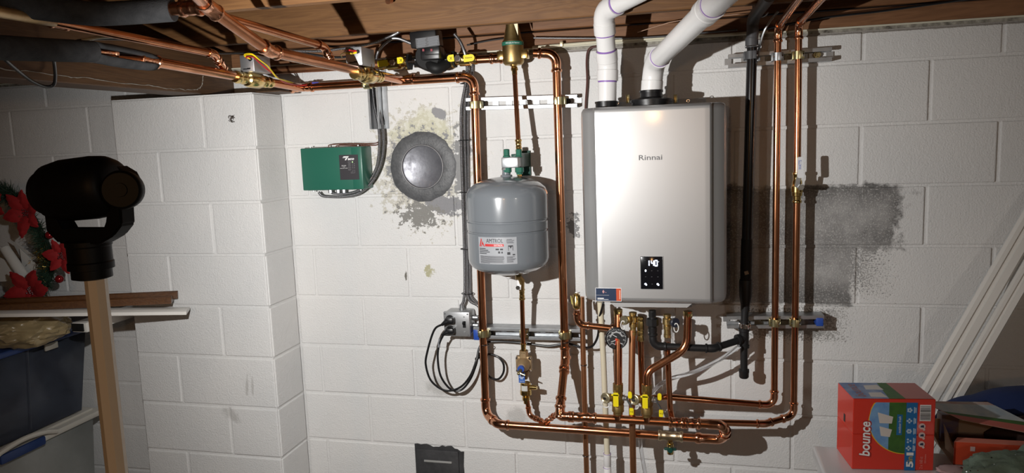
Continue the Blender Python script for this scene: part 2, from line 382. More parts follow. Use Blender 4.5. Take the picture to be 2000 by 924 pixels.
# ---------------------------------------------------------------- pipework helpers
def corner(a, b, c, R):
    """tangent points and arc points of a rounded corner at b"""
    d0 = (b - a).normalized(); d1 = (c - b).normalized(); th = d0.angle(d1)
    if th < 0.02: return b, b, [b], 0
    T = min(R * math.tan(th / 2), (b - a).length * 0.48, (c - b).length * 0.48); Rr = T / math.tan(th / 2)
    p0, p1 = b - d0 * T, b + d1 * T
    ax = d0.cross(d1).normalized(); inw = ax.cross(d0).normalized(); cen = p0 + inw * Rr
    n = max(3, int(th / 0.2)); pts = [cen + (MX.Rotation(th * i / n, 3, ax) @ (p0 - cen)) for i in range(n + 1)]
    return p0, p1, pts, th
STUB = ((0.0, 1.03), (0.0, 1.20), (0.07, 1.33), (0.20, 1.36), (0.33, 1.30), (0.40, 1.12), (0.55, 1.10), (0.75, 1.15), (1.0, 1.15))
def elbow(root, a, b, c, r, R, mat, name='elbow', stub=2.0, parent=None):
    p0, p1, pts, th = corner(a, b, c, R)
    d0 = (b - a).normalized(); d1 = (c - b).normalized(); L = stub * r
    path = [p0 - d0 * L * (1 - t) for t, q in STUB]; rad = [r * q for t, q in STUB]
    path += pts[1:-1]; rad += [r * 1.15] * (len(pts) - 2)
    path += [p1 + d1 * L * (1 - t) for t, q in STUB[::-1]]; rad += [r * q for t, q in STUB[::-1]]
    return link(name, sweep(BM(), path, rad, 14), mat, root)
def run(root, pts, r, mat=None, fmat=None, R=None, bends=(), n=14, stub=2.0):
    """straight pipes between pts with a fitting at each corner (corners listed in bends are bent pipe)"""
    mat = mat or COPPER; fmat = fmat or FITC; pts = [V(p) for p in pts]; R = R or 2.5 * r
    path = [pts[0]]
    for i in range(1, len(pts) - 1):
        p0, p1, arcp, th = corner(path[-1], pts[i], pts[i + 1], R * (2.2 if i in bends else 1))
        if i in bends: path += arcp
        else:
            path.append(p0); link('pipe', sweep(BM(), path, r, n), mat, root)
            elbow(root, path[-2] if len(path) > 1 else pts[i - 1], pts[i], pts[i + 1], r, R, fmat, stub=stub); path = [p1]
    path.append(pts[-1]); link('pipe', sweep(BM(), path, r, n), mat, root)
def fitting(root, p, d, r, name='coupling', mat=None, L=None, label=None):
    d = V(d).normalized(); L = L or 5.2 * r; h = L / 2; q = 2.0 * r
    prof = [(-h + q * t, r * k) for t, k in STUB] + [(-h + q * 1.15, r * 1.04), (h - q * 1.15, r * 1.04)] + [(h - q * t, r * k) for t, k in STUB[::-1]]
    return link(name, lathe(BM(), p, d, prof, 14), mat or FITC, root, label=label)
def hexnut(bm, p, d, r, t, n=6): return lathe(bm, V(p), d, [(0, r * .9), (t * .1, r), (t * .9, r), (t, r * .9)], n)
def lerp(a, b, t): return V(a) + (V(b) - V(a)) * t

R1, R34, R12 = 0.0147, 0.0113, 0.0085
X_, Y_, Z_ = V((1, 0, 0)), V((0, 1, 0)), V((0, 0, 1))

# ---------------------------------------------------------------- primary loop
t = thing('copper_return_pipe', 'copper loop pipe: overhead run, left riser of the tank and lowest horizontal run', 'pipe')
rp = PL((575, 172.5, .07), (925.5, 150, .07), (949, 808, .07), (972, 829, .135), (1398, 858, .15))
run(t, rp, R1)
for px, py, nm in ((590, 171, 'tee'), (786, 156, 'tee')): fitting(t, P(px, py, .07), rp[1] - rp[0], R1, nm, L=0.095)
for px in (893,): pass
brt = P(1310, 851.5, .15); dd = (rp[4] - rp[3]).normalized()
fitting(t, brt, dd, R1, 'drain_tee', M('nickel_brass', (0.62, 0.50, 0.33), 0.35, 1.0), L=0.085)
t2 = thing('copper_supply_pipe', 'copper pipe: right riser beside the heater with upper manifold and air separator elbow', 'pipe')
sp = PL((1042, 104, .085), (1086, 105, .075), (1104, 700, .07), (1094, 795, .21), (1093.5, 813, .22), (1396, 829, .22))
run(t2, sp[:5] + [sp[5]], R1)
fitting(t2, P(1103.5, 712, .085), sp[3] - sp[2], R1, L=0.07)
md = (sp[5] - sp[4]).normalized()
fitting(t2, P(1140, 815.5, .22), md, R1, 'tee', L=0.09)
for px in (1207, 1264): 
    b = P(px, 819 + (px - 1207) * .053, .22); link('tee_branch', lathe(BM(), b, Z_, [(0, .017), (.016, .0165), (.018, .014), (.03, .014)], 14), FITC, t2)
for px in (1322, 1353): fitting(t2, P(px, 819 + (px - 1200) * .053, .22), md, R1, 'tee', L=0.052)
# U bend closing the loop
u = thing('copper_u_bend', 'copper U bend joining the two lowest horizontal pipes at their right end', 'pipe fitting')
a, b = P(1358, 855.3, .15), P(1358, 827, .22); e1, e2 = P(1399, 858, .15), P(1399, 829, .22)
link('elbow', sweep(BM(), [a + (e1 - a) * t_ for t_ in (.0, .0, .08, .22, .3, .6, .65)] , [R1 * k for k in (1.03, 1.2, 1.35, 1.35, 1.12, 1.12, 1.12)], 14), FITC, u)
mid = (e1 + e2) / 2; up = (e2 - e1) / 2; n = 10
path = [lerp(a, e1, .6)] + [mid - up * math.cos(math.pi * i / n) + X_ * math.sin(math.pi * i / n) * up.length * 0.55 for i in range(n + 1)] + [lerp(b, e2, .6)]
link('bend', sweep(BM(), path, R1 * 1.14, 14), FITC, u)
bm = BM()
for i in (4.2, 5.8):
    q = mid - up * math.cos(math.pi * i / n) + X_ * math.sin(math.pi * i / n) * up.length * 0.55; q2 = up * math.sin(math.pi * i / n) + X_ * math.cos(math.pi * i / n) * .5 * up.length
    lathe(bm, q - q2.normalized() * .004, q2, [(0, R1 * 1.15), (.001, R1 * 1.36), (.007, R1 * 1.36), (.008, R1 * 1.15)], 14)
link('crimp_ring', bm, FITC, u)
# drain valve with green handle
dv = thing('drain_valve', 'small brass drain valve with green butterfly handle under the lowest copper pipe', 'valve')
q = P(1309, 862, .15)
link('body', lathe(BM(), q, -Z_, [(0, .009), (.008, .009), (.008, .012), (.018, .012), (.019, .008), (.034, .008), (.035, .011), (.046, .011), (.046, .007)], 12), BRASS, dv)
bm = BM(); box(bm, q - Z_ * .026 - Y_ * .006, (.042, .012, .008), bevel=.003); disc(bm, q - Z_ * .026 - Y_ * .018, Y_, .0095, .012); link('handle', bm, TACOD, dv)

# ---------------------------------------------------------------- pipes rising on the right
def riser(name, label, pts, r, **k):
    t = thing(name, label, 'pipe'); run(t, pts, r, **k); return t
r1 = riser('copper_water_pipe', 'thin copper riser right of the black gas pipe, left one of the pair', PL((1296, 775, .15), (1512, 792, .07), (1519.5, 52, .07)) + [P(1519.5, 52, .07) + V((0.016, -1.0, .03))], R34)
r2 = riser('copper_water_pipe', 'rightmost copper riser with the white-handled ball valve', PL((1322, 823, .17), (1494, 828, .13), (1550, 812, .07), (1556.5, 380, .07)), R34)
run(r2, PL((1557, 348, .07), (1560, 46, .07)) + [P(1560, 46, .07) + V((0.02, -1.0, .03))], R34)
q = P(1556.8, 364, .07)
bv = thing('ball_valve', 'brass ball valve with white lever handle on the rightmost copper riser', 'valve')
link('body', lathe(BM(), q - Z_ * .055, Z_, [(0, .0125), (0, .0145), (.004, .0155), (.008, .0145), (.01, .0125), (.022, .013), (.024, .0165), (.034, .017), (.036, .019), (.056, .019), (.058, .0165), (.072, .0155), (.076, .013), (.09, .013), (.093, .015), (.098, .0155), (.102, .0145), (.102, .0125)], 12), BRASS, bv)
st = q - Y_ * .016 + X_ * .004
link('stem_nut', hexnut(BM(), st, (.1, -1, 0), .011, .03), CHROME, bv)
h0 = P(1559, 362, .12)
def plate(bm, c, w, h, r, th, tilt=0.0):
    u_, v_ = V((math.cos(tilt), 0, math.sin(tilt))), V((-math.sin(tilt), 0, math.cos(tilt)))
    return prism(bm, [c + u_ * (sx * (w / 2 - r) + r * math.cos(math.radians(a0 + 22.5 * k))) + v_ * (sy * (h / 2 - r) + r * math.sin(math.radians(a0 + 22.5 * k))) for sx, sy, a0 in ((1, 1, 0), (-1, 1, 90), (-1, -1, 180), (1, -1, 270)) for k in range(5)], -Y_, th)
link('lever_arm', plate(BM(), P(1558, 356, .108), .014, .036, .005, .003, -.12), GALV, bv)
hl = link('lever', plate(BM(), P(1562.5, 327, .116), .019, .068, .006, .006, .03), M('white_vinyl', (.72, .72, .73), .35), bv)
wu, wv = -Z_, X_
text('lettering', 'WATTS', P(1562.5, 322, .1224), Z_ , -X_, .0085, M('blue_print', (.03, .08, .45), .5), hl, width=.030)

# ---------------------------------------------------------------- struts with clamps
def strut(label, p0, p1, depth=0.041, hgt=0.041, group=None, slots=True):
    """slotted C channel, open side to the room, from p0 to p1 (3D, at the lips)"""
    t = thing('strut_channel', label, 'strut channel'); p0, p1 = V(p0), V(p1); u = (p1 - p0).normalized(); L = (p1 - p0).length; v = Y_.cross(u) * -1
    v = Z_ - u * Z_.dot(u); v.normalize(); nrm = -Y_
    bm = BM(); c = (p0 + p1) / 2; c0 = c + Y_ * (depth * .5)
    for s in (-1, 1):
        box(bm, c0 + v * s * hgt / 2, (L, depth, .0025), u, Y_)
        box(bm, c + v * s * (hgt / 2 - .005) , (L, .0025, .0095), u, Y_)
        box(bm, c + v * s * (hgt / 2 - .0095) + Y_ * .004, (L, .008, .0025), u, Y_)
    link('channel', bm, GALV, t)
    bm = BM(); yb = c + Y_ * (depth - .0025)
    for s in (-1, 1): box(bm, yb + v * s * hgt * .36, (L, .0025, hgt * .28), u, Y_)
    k = max(1, int(L / .048)); 
    for i in range(k + 1): box(bm, yb + u * (-L / 2 + L * i / k), (.022, .0026, hgt * .5), u, Y_)
    link('slotted_back', bm, GALV, t); return t, u, v
def clamp(t, p, d, r, w=.026, mat=None, side=-1):
    d = V(d).normalized(); bm = BM(); lathe(bm, V(p) - d * w / 2, d, [(0, r), (0, r + .0045), (w, r + .0045), (w, r)], 16)
    o = V(p) + X_ * 0 - Y_ * (r + .004) + X_ * .002
    box(bm, V(p) - Y_ * (r * .9) + X_ * side * r * .55, (.010, .022, w), bevel=.001)
    for s in (-1, 1): box(bm, V(p) + X_ * s * (r + .004) + Y_ * .012, (.006, .034, w), bevel=.001)
    c = link('clamp', bm, mat or ZINC, t)
    bm = BM(); q = V(p) - Y_ * (r * .8) + X_ * side * (r * .55 + .004); hexnut(bm, q, X_ * side, .0065, .006); lathe(bm, q, -X_ * side, [(0, .003), (.024, .003)], 8); link('bolt', bm, CHROME, c)
    return c
ts, u, v = strut('upper galvanised strut behind the copper risers, left of the heater', P(910, 203.5, .043), P(1127, 197, .043))
clamp(ts, P(929, 205, .07), Z_, R1); clamp(ts, P(1092.5, 197, .07), Z_, R1)
bm = BM(); lathe(bm, P(1110, 198, .012), -Y_, [(0, .010), (.004, .010), (.004, .007), (.009, .006)], 6); link('bolt', bm, IRON, ts)
tb, u, v = strut('lower galvanised strut behind the copper risers beside the outlet box', P(925, 650, .062), P(1135, 655, .062), depth=.06)
for px, r in ((944.5, R1), (1103, R1)): clamp(tb, P(px, 651 + (px - 940) * .02, .075), Z_, r)
clamp(tb, P(1023, 652, .07), Z_, R12)
link('end_cap', bx(BM(), P(925, 655, .063).x, P(936, 655, .063).x, -.066, -.006, P(925, 664, .063).z, P(925, 644, .063).z, .002), BLUE, tb)
tr, u, v = strut('upper galvanised strut under the ceiling, right of the heater', P(1423, 119, .043), P(1625, 105, .043))
clamp(tr, P(1518.5, 111, .07), Z_, R34, mat=GALV, side=1); clamp(tr, P(1559, 108, .07), Z_, R34, side=1)
clamp(tr, P(1467.5, 108, .085), Z_, .0165, mat=GREYF, side=1)
bm = BM(); lathe(bm, P(1596, 107, .01), -Y_, [(0, .012), (.004, .012), (.004, .008), (.008, .007)], 6); link('bolt', bm, ZINC, tr)
tq, u, v = strut('lower galvanised strut right of the heater with blue end cap', P(1420, 630, .062), P(1610, 629, .062), depth=.06)
clamp(tq, P(1513, 630, .078), Z_, R34, side=1); clamp(tq, P(1553, 630, .078), Z_, R34, side=1); clamp(tq, P(1455, 636, .088), Z_, .0125, w=.016, mat=CHROME, side=1)
link('end_cap', bx(BM(), P(1594, 628, .063).x, P(1608, 628, .063).x, -.066, -.006, P(1600, 637, .063).z, P(1600, 621, .063).z, .002), BLUE, tq)
tv = thing('strut_channel', 'short vertical galvanised strut above the green control box', 'strut channel')
bm = BM(); a, b = P(729, 168, .03), P(735, 252, .03); zt, zb = a.z, b.z; xc = (a.x + b.x) / 2
for s in (-1, 1): bx(bm, xc + s * .0165 - .0035, xc + s * .0165 + .0035, -.041, -.0385, zb, zt); bx(bm, xc + s * .02 - .001, xc + s * .02 + .001, -.041, -.001, zb, zt)
link('channel', bm, GALV, tv); link('back', bx(BM(), xc - .02, xc + .02, -.003, -.0005, zb, zt), DKGREY, tv)
link('flat_bar', bx(BM(), xc + .024, xc + .042, -.006, -.0005, zb, zt + .06), GALV, tv)
clamp(tv, P(718, 164, .07), (1, 0, 0), R1, mat=ZINC)

# ---------------------------------------------------------------- zone pipes under the joists
z1x, z2x = P(590, 171, .07).x, P(786, 156, .07).x
def along(px_d, x): return [V((x, -d, P(px, py, d).z)) for px, py, d in px_d]
t = thing('copper_zone_pipe', 'copper pipe leaving the slit grey foam sleeve for the left zone valve', 'pipe')
zp1 = [P(0, 98, 1.34), P(200, 101, 1.05), P(300, 120, .87), P(460, 150, .49), P(588, 171.5, .075)]
run(t, [zp1[0], zp1[2], zp1[4]], R1, bends=(1,)); fitting(t, lerp(P(300, 120, .87), P(460, 150, .49), -.06), zp1[3] - zp1[2], R1)
fitting(t, P(200, 101.5, 1.05), zp1[2] - zp1[0], R1)
t = thing('foam_pipe_sleeve', 'grey foam pipe sleeve, lower one at far left, slit open at its end', 'pipe insulation')
fz = [P(-25, 92, 1.40), P(60, 96, 1.28), P(180, 101, 1.10)]
link('sleeve', sweep(BM(), fz, .0265, 18), FOAM, t)
fz2 = spline([P(180, 101, 1.10), P(240, 112, .98), P(300, 122, .87)], 5)
bm = BM(); sweep(bm, fz2, [.0265, .0265, .027, .028, .028, .028, .0275, .027, .026, .025, .022], 18, a0=math.radians(20), a1=math.radians(334)); 
link('slit_sleeve', bm, FOAM, t); t.children[-1].modifiers.new('thick', 'SOLIDIFY').thickness = .007
t = thing('copper_zone_pipe', 'thick copper pipe slanting from the ceiling tee down to the right zone valve', 'pipe')
zp2 = [P(372, -22, 1.32), P(404, 12, 1.2), P(527, 100, .95), P(784, 156.5, .075)]
run(t, zp2, R1 * 1.0, R=R1 * 3.2)
td = (zp2[2] - zp2[1]).normalized(); link('tee', sweep(BM(), [lerp(zp2[1], zp2[2], k) for k in (-.06, .0, .10, .12, .14)], [R1 * k for k in (1.18, 1.25, 1.2, 1.34, 1.05)], 14), FITC, t)
t = thing('copper_branch_pipe', 'short copper stub between the upper foam sleeve and the ceiling tee', 'pipe')
st = PL((325, 18, 1.21), (404, 13, 1.2)); run(t, st, R1); fitting(t, lerp(*st, .62), st[1] - st[0], R1, L=.05)
solo('foam_pipe_sleeve', sweep(BM(), spline(PL((338, 18.5, 1.2), (260, 24, 1.22), (180, 27, 1.24), (90, 17, 1.32), (0, 2, 1.44), (-60, -10, 1.5)), 4), .0262, 18), FOAM, 'grey foam pipe sleeve, topmost at far left against the joist', 'pipe insulation')
t = thing('copper_feed_pipe', 'thin half-tarnished copper pipe crossing the upper left between the foam sleeves', 'pipe')
f1 = PL((0, 24, 1.5), (104, 43, 1.18)); run(t, [P(-30, 18, 1.58), f1[1]], R34, OLDPIPE)
run(t, PL((104, 43, 1.18), (418, 105, .62), (438, 136, .54)), R34); fitting(t, P(115, 45.5, 1.155), P(418, 105, .62) - f1[1], R34, L=.05); fitting(t, P(432, 127, .562), P(438, 136, .54) - P(418, 105, .62), R34, 'coupling', L=.045)
t = thing('copper_feed_pipe', 'thin copper pipe below the joist beside the thick slanting zone pipe', 'pipe')
run(t, PL((425, 30, 1.06), (634, 91, .56), (650, 128, .54)), R34); fitting(t, P(645, 117, .545), P(650, 128, .54) - P(634, 91, .56), R34, L=.042)
t = thing('copper_crossover_pipe', 'dull copper pipe running behind the zone valves to the pump', 'pipe')
run(t, PL((525, 138, .085), (745, 126, .085)), R1, COPPERD)
t = thing('copper_pump_pipe', 'copper pipe stub between the pump valve and the air separator', 'pipe')
cp = PL((925, 117, .085), (982, 114, .085)); run(t, cp, R1 * .95); fitting(t, lerp(*cp, .78), cp[1] - cp[0], R1 * .95, L=.045)
# ---------------------------------------------------------------- air separator
d = .095
t = thing('air_separator', 'cast brass air separator with green label band in the overhead copper pipe', 'air separator')
q = P(1003, 127, d); zt = 2.236; zl = q.z; H = zt - zl
link('body', lathe(BM(), q, Z_, [(0, .012), (.0, .030), (.006, .036), (.012, .0375), (.052, .038), (.056, .0372), (.066, .0372), (.070, .0365), (.082, .0365), (.084, .0352), (H * .52, .0345), (H * .56, .032), (H - .02, .0225), (H, .021), (H + .0001, .01)], 32), BRONZE, t)
band = link('label_band', lathe(BM(), q + Z_ * .0655, Z_, [(0, .0376), (.0, .0384), (.012, .0384), (.012, .0376)], 32), M('green_print', (.02, .14, .09), .5), t)
def wr(x, y, R=.0389, a0=math.radians(12)): a = x / R + a0; return q + Z_ * (.0715 + y) + V((math.sin(a) * R, -math.cos(a) * R, 0))
text('lettering', '4900 Series Air Separator', q, X_, Z_, .006, WHITE, band, width=.052, wrap=wr)
for s in (-1, 1):
    bm = BM(); box(bm, q + Z_ * .034 + X_ * s * .042, (.026, .034, .030), bevel=.002); link('hex_port', bm, BRASS, t)
link('vent_tab', prism(BM(), [q + X_ * .009 - Y_ * .036 + Z_ * (H - .002), q + X_ * .028 - Y_ * .036 + Z_ * (H - .002), q + X_ * .028 - Y_ * .036 + Z_ * (H - .058)], Y_, .004), M('pale_brass', (.75, .66, .45), .4, .8), t)
link('tail', lathe(BM(), q, -Z_, [(0, .013), (.004, .013), (.005, .009), (.02, .009)], 12), BRASS, t)

# ---------------------------------------------------------------- circulator pump with isolation valves
t = thing('circulator_pump', 'black circulator pump under the joist between two yellow-handled valves', 'pump')
c = P(842, 112, .10)
bm = BM(); lathe(bm, c - Y_ * -.03 - Z_ * .0, -Y_, [(0, .05), (.02, .052), (.06, .05), (.07, .044)], 20)
sweep(bm, spline(PL((808, 119, .09), (822, 124, .10), (838, 126, .12), (850, 133, .13), (862, 131, .12), (876, 122, .10), (890, 117, .09)), 5), [.012 + .010 * math.sin(math.pi * i / 30) for i in range(31)], 14)
blob(bm, P(846, 122, .10), (.045, .04, .028), .05, 2, 2)
link('volute', bm, BLACKM, t)
bm = BM(); box(bm, P(845, 105, .135), (.072, .06, .046), bevel=.006); box(bm, P(846, 99, .155), (.056, .03, .03), bevel=.004); link('motor', bm, BLACK, t)
bm = BM(); box(bm, P(833, 77, .15), (.098, .075, .056), (1, 0, .06), (0, 1, .05), bevel=.006); eb = link('terminal_box', bm, BLACK, t)
lc = P(835, 82, .1905)
bm = BM(); box(bm, lc, (.086, .001, .034), (1, 0, .06), (0, 1, 0)); lb = link('label_plate', bm, DKGREY, eb)
bm = BM()
for j, (cx, wd) in enumerate(((-.0215, .034), (.0195, .04))):
    for k in range(7): box(bm, lc + X_ * (cx + random.uniform(-.001, .001)) + Z_ * (.013 - k * .0042 + cx * .06) - Y_ * .001, (wd * random.uniform(.75, 1), .0006, .0016), (1, 0, .06), (0, 1, 0))
link('label_lines', bm, M('pale_print', (.20, .21, .23), .5), eb)
bm = BM()
for px in (827, 843): box(bm, P(px, 98, .172), (.007, .004, .008))
link('indicator', bm, M('dim_red', (.25, .04, .05), .5), t)
for px, py, s in ((799, 121, -1), (888, 116, 1)):
    bm = BM(); q = P(px, py, .09); lathe(bm, q - X_ * .006 * s, X_ * s, [(0, .02), (0, .031), (.010, .031), (.010, .015)], 6 if s < 0 else 6); link('flange', bm, BLACKM, t)
    bm = BM(); b_ = P(px + (8 if s < 0 else -9), py - 1, .115); sweep(bm, [b_ - X_ * .018, b_ + X_ * .018], .004, 8); hexnut(bm, b_ - X_ * s * .006, X_, .0075, .006); link('bolt', bm, CHROME, t)
def iso_valve(label, px0, px1, py0, py1, hp, letters):
    t = thing('isolation_valve', label, 'valve'); a, b = P(px0, py0, .09), P(px1, py1, .09); L = (b - a).length; d = b - a
    link('body', lathe(BM(), a, d, [(0, .0155), (0, .019), (L * .12, .020), (L * .16, .017), (L * .25, .018), (L * .28, .023), (L * .72, .023), (L * .76, .017), (L * .86, .017), (L * .88, .020), (L, .019), (L, .0155)], 16), BRASS, t)
    link('flange', lathe(BM(), V((hp.x, -.09, hp.z)), X_, [(0, .014), (0, .030), (.007, .030), (.007, .014)], 20), BRASS, t)
    return t, a, b
t, a, b = iso_valve('brass isolation valve left of the pump, yellow lever partly shaded', 742, 800, 127, 121, P(795, 121, .09), '')
hb = BM(); 
def pad(bm, c, w, h, rl, rr, th=.004, ang=-.06):
    """rounded lever pad in the wall plane"""
    pts = []; u_ = V((math.cos(ang), 0, -math.sin(ang))); v_ = V((math.sin(ang), 0, math.cos(ang)))
    for (sx, sy, r, a0) in ((1, 1, rr, 0), (-1, 1, rl, 90), (-1, -1, rl, 180), (1, -1, rr, 270)):
        for k in range(5):
            an = math.radians(a0 + 22.5 * k); pts.append(c + u_ * (sx * (w / 2 - r) + r * math.cos(an)) + v_ * (sy * (h / 2 - r) + r * math.sin(an)))
    return prism(bm, pts, -Y_, th)
pad(hb, P(748, 124, .128), .038, .022, .002, .002); lv = link('lever', hb, YEL, t)
hb = BM(); pad(hb, P(782.5, 118, .128), .024, .022, .002, .0105); link('lever_tip', hb, YEL, t)
link('stem_nut', hexnut(BM(), P(770, 123, .112), -Y_, .011, .026), CHROME, t)
text('lettering', 'X', P(783, 118, .1325), X_, Z_, .011, BLACK, t)
t, a, b = iso_valve('brass isolation valve right of the pump with bright yellow lever', 886, 932, 118, 115, P(884, 117, .09), '')
hb = BM(); pad(hb, P(880.5, 114, .128), .025, .024, .011, .002); link('lever_tip', hb, YEL, t)
hb = BM(); pad(hb, P(916.5, 113.5, .128), .040, .024, .002, .0115); lv = link('lever', hb, YEL, t)
link('stem_nut', hexnut(BM(), P(897, 115, .112), -Y_, .012, .026), CHROME, t)
text('lettering', 'Webstone', P(915, 112.5, .1325), V((1, 0, .06)), Z_, .0055, BLACK, lv, width=.026)
text('lettering', 'X', P(880.5, 114, .1325), X_, Z_, .010, BLACK, t)

# ---------------------------------------------------------------- zone valves
def zone_valve(label, x, zp, pa, pb, boxpx, dbox, lit):
    t = thing('zone_valve', label, 'zone valve')
    a, b = V(pa), V(pb); d = b - a; L = d.length; r = R1
    prof = [(0, r), (0, r * 1.2), (L * .05, r * 1.42), (L * .10, r * 1.4), (L * .13, r * 1.15), (L * .17, r * 1.3), (L * .22, r * 1.45), (L * .27, r * 1.2), (L * .29, r * 1.1), (L * .31, r * 1.6), (L * .36, r * 1.85), (L * .64, r * 1.85), (L * .68, r * 1.5), (L * .74, r * 1.2), (L * .79, r * 1.42), (L * .84, r * 1.4), (L * .88, r * 1.15), (L * .94, r * 1.35), (L, r * 1.2), (L, r)]
    link('body', lathe(BM(), a, d, prof, 18), BRASS, t)
    m = (a + b) / 2; link('neck', lathe(BM(), m + Z_ * r, Z_, [(0, .014), (.012, .013), (.012, .017), (.02, .017)], 8), BRASS, t)
    bc = V(boxpx); s = dbox
    bm = BM(); box(bm, bc, s, (1, 0, 0), (0, 1, 0), bevel=.0025); mb = link('motor_box', bm, M('aluminium_box', (.50, .51, .53), .42, .9), t)
    bm = BM(); yf = bc.y - s[1] / 2 - .0006
    box(bm, V((bc.x - .002, yf, bc.z - s[2] * .33)), (s[0] * .5, .001, .003)); box(bm, V((bc.x + .006, yf, bc.z - s[2] * .31)), (.012, .0012, .004)); link('slot', bm, BLACK, mb)
    wc = V((bc.x + s[0] * .28, yf, bc.z + s[2] * .22)); bm = BM(); disc(bm, wc + Y_ * .001, -Y_, .0065, .004, 12); link('grommet', bm, BLACK, mb)
    return t, wc, bc, yf
ya = [V((z1x, -.50, P(464, 150, .495).z)), V((z1x, -.285, P(527, 162, .285).z))]
t, wc, bc, yf = zone_valve('left brass zone valve with grey motor box and loose yellow and red wires', z1x, 0, ya[0], ya[1], P(484, 124, .45) + Y_ * .045, (.052, .10, .055), 0)
def wires(t, lists, r=.0017):
    for k, (nm, mat, pts) in enumerate(lists): link(nm, sweep(BM(), spline(pts, 6), r, 6), mat, t)
YW, RW = M('yellow_wire', (.75, .55, .01), .4), M('red_wire', (.40, .02, .02), .4)
for k in range(2):
    o = V((0, 0, .003 * k)); o2 = V((.004 * k, 0, -.002 * k))
    wires(t, [('yellow_wire', YW, [wc + o2, P(477, 109, .47) + o, P(492, 107, .48) + o, P(505, 116, .46) + o2, P(520, 127, .42) + o2, P(530, 139, .38) + o, P(540, 151, .33) + o2, P(556, 158, .25) + o, P(575, 164, .13) + o]),
              ('red_wire', RW, [wc - o2, P(480, 111, .465) - o, P(495, 112, .47) - o2, P(508, 123, .44) - o2, P(524, 136, .40) - o, P(542, 150, .32) - o2, P(556, 160, .24) - o, P(584, 167, .12) - o2, P(600, 166, .10)])])
link('wire_nut', sweep(BM(), PL((610, 162, .09), (622, 161, .09)), [.004, .002], 8), M('blue_nut', (.08, .08, .35), .4), t)
ya = [V((z2x, -.475, P(692, 143, .475).z)), V((z2x, -.27, P(737, 151, .27).z))]
t, wc, bc, yf = zone_valve('right brass zone valve with pale motor box above the vertical strut', z2x, 0, ya[0], ya[1], P(692, 110, .44) + Y_ * .045, (.056, .10, .058), 1)
for k in range(2):
    o = V((0, 0, .0025 * k))
    wires(t, [('red_wire', RW, [wc + o, wc + V((-.012, -.008, .001)) + o, P(682, 99, .47) + o, P(672, 101, .45)]), ('yellow_wire', YW, [wc - o, wc + V((-.012, -.009, -.004)) - o, P(684, 104, .47) - o, P(672, 103.5, .45), P(666, 107, .42), P(668, 112, .40)])])

# ---------------------------------------------------------------- expansion tank
tc = V((.656, -.172, 0)); ZB, ZT, RT = 1.352, 1.697, .1445
t = thing('expansion_tank', 'grey steel expansion tank with red and black label hanging left of the heater', 'tank')
prof = [(0, .012), (.002, .05), (.010, .085), (.022, .115), (.034, .134), (.048, .1425), (.062, RT)]
prof += [(.155, RT), (.157, RT - .003), (.160, RT - .003), (.163, RT), (.188, RT), (.191, RT + .0005), (.194, RT - .0025), (.198, RT - .0025), (.200, RT), (.276, RT), (.290, .1425), (.305, .134), (.320, .115), (.332, .088), (.341, .05), (.345, .015), (.346, .012)]
link('shell', lathe(BM(), tc + Z_ * ZB, Z_, prof, 64), TANKG, t, smooth=25)
link('air_valve_cap', lathe(BM(), tc + Z_ * ZB + X_ * -.005, -Z_, [(0, .016), (.006, .016), (.007, .011), (.014, .0105), (.019, .006)], 12), M('white_cap', (.7, .7, .7), .4), t)
link('neck', lathe(BM(), tc + Z_ * (ZT - .003), Z_, [(0, .022), (.008, .02), (.010, .015), (.028, .013)], 14), TANKG, t)
def tw(R=RT + .0006, zc=1.4575, a0=math.radians(-3)):
    def f(x, y): a = x / R + a0; return tc + V((math.sin(a) * R, -math.cos(a) * R, zc + y))
    return f
def wrapquad(bm, x0, x1, y0, y1, R, n=10, zc=1.4575):
    f = tw(R, zc); a = [bm.verts.new(f(x0 + (x1 - x0) * i / n, y0)) for i in range(n + 1)]; b = [bm.verts.new(f(x0 + (x1 - x0) * i / n, y1)) for i in range(n + 1)]
    for i in range(n): bm.faces.new((a[i], a[i + 1], b[i + 1], b[i]))
LBL = M('label_grey', (.33, .34, .36), .35); INK = M('black_ink', (.03, .03, .035), .5)
bm = BM(); wrapquad(bm, -.070, .070, -.047, .044, RT + .0006); lab = link('label', bm, LBL, t)
def wtext(s, x, y, h, wd, mat, **k): f = tw(RT + .0012); return text('lettering', s, tc, X_, Z_, h, mat, lab, width=wd, wrap=lambda a, b: f(a + x, b + y), **k)
wtext('AMTROL', -.006, .0325, .014, .060, INK)
bm = BM(); f = tw(RT + .0011); 
def wpoly(bm, pts): bm.faces.new([bm.verts.new(f(*p)) for p in pts])
wpoly(bm, [(-.066, .012), (-.0575, .041), (-.0545, .035), (-.061, .012)]); wpoly(bm, [(-.0585, .012), (-.0525, .031), (-.043, .012), (-.0465, .012), (-.0525, .021), (-.0555, .012)])
wrapquad(bm, -.0415, .026, .013, .0215, RT + .0011); link('red_logo', bm, RED, lab)
wtext('EXTROL', .008, .0172, .0055, .030, WHITE)
bm = BM()
for k in range(4): wrapquad(bm, -.066, -.066 + (.026, .036, .042, .03)[k], .004 - k * .0055, .0065 - k * .0055, RT + .0011, 3)
for k in range(11): wrapquad(bm, -.064, .027 - random.uniform(0, .006) - (.05 if k == 10 else 0), -.0205 - k * .0024, -.0193 - k * .0024, RT + .0011, 6)
for k in range(4): wrapquad(bm, .034 + random.uniform(0, .003), .062 - random.uniform(0, .01), .036 - k * .004, .0375 - k * .004, RT + .0011, 4)
for k in range(6): wrapquad(bm, .035, .066 - random.uniform(0, .012), -.0225 - k * .0036, -.021 - k * .0036, RT + .0011, 4)
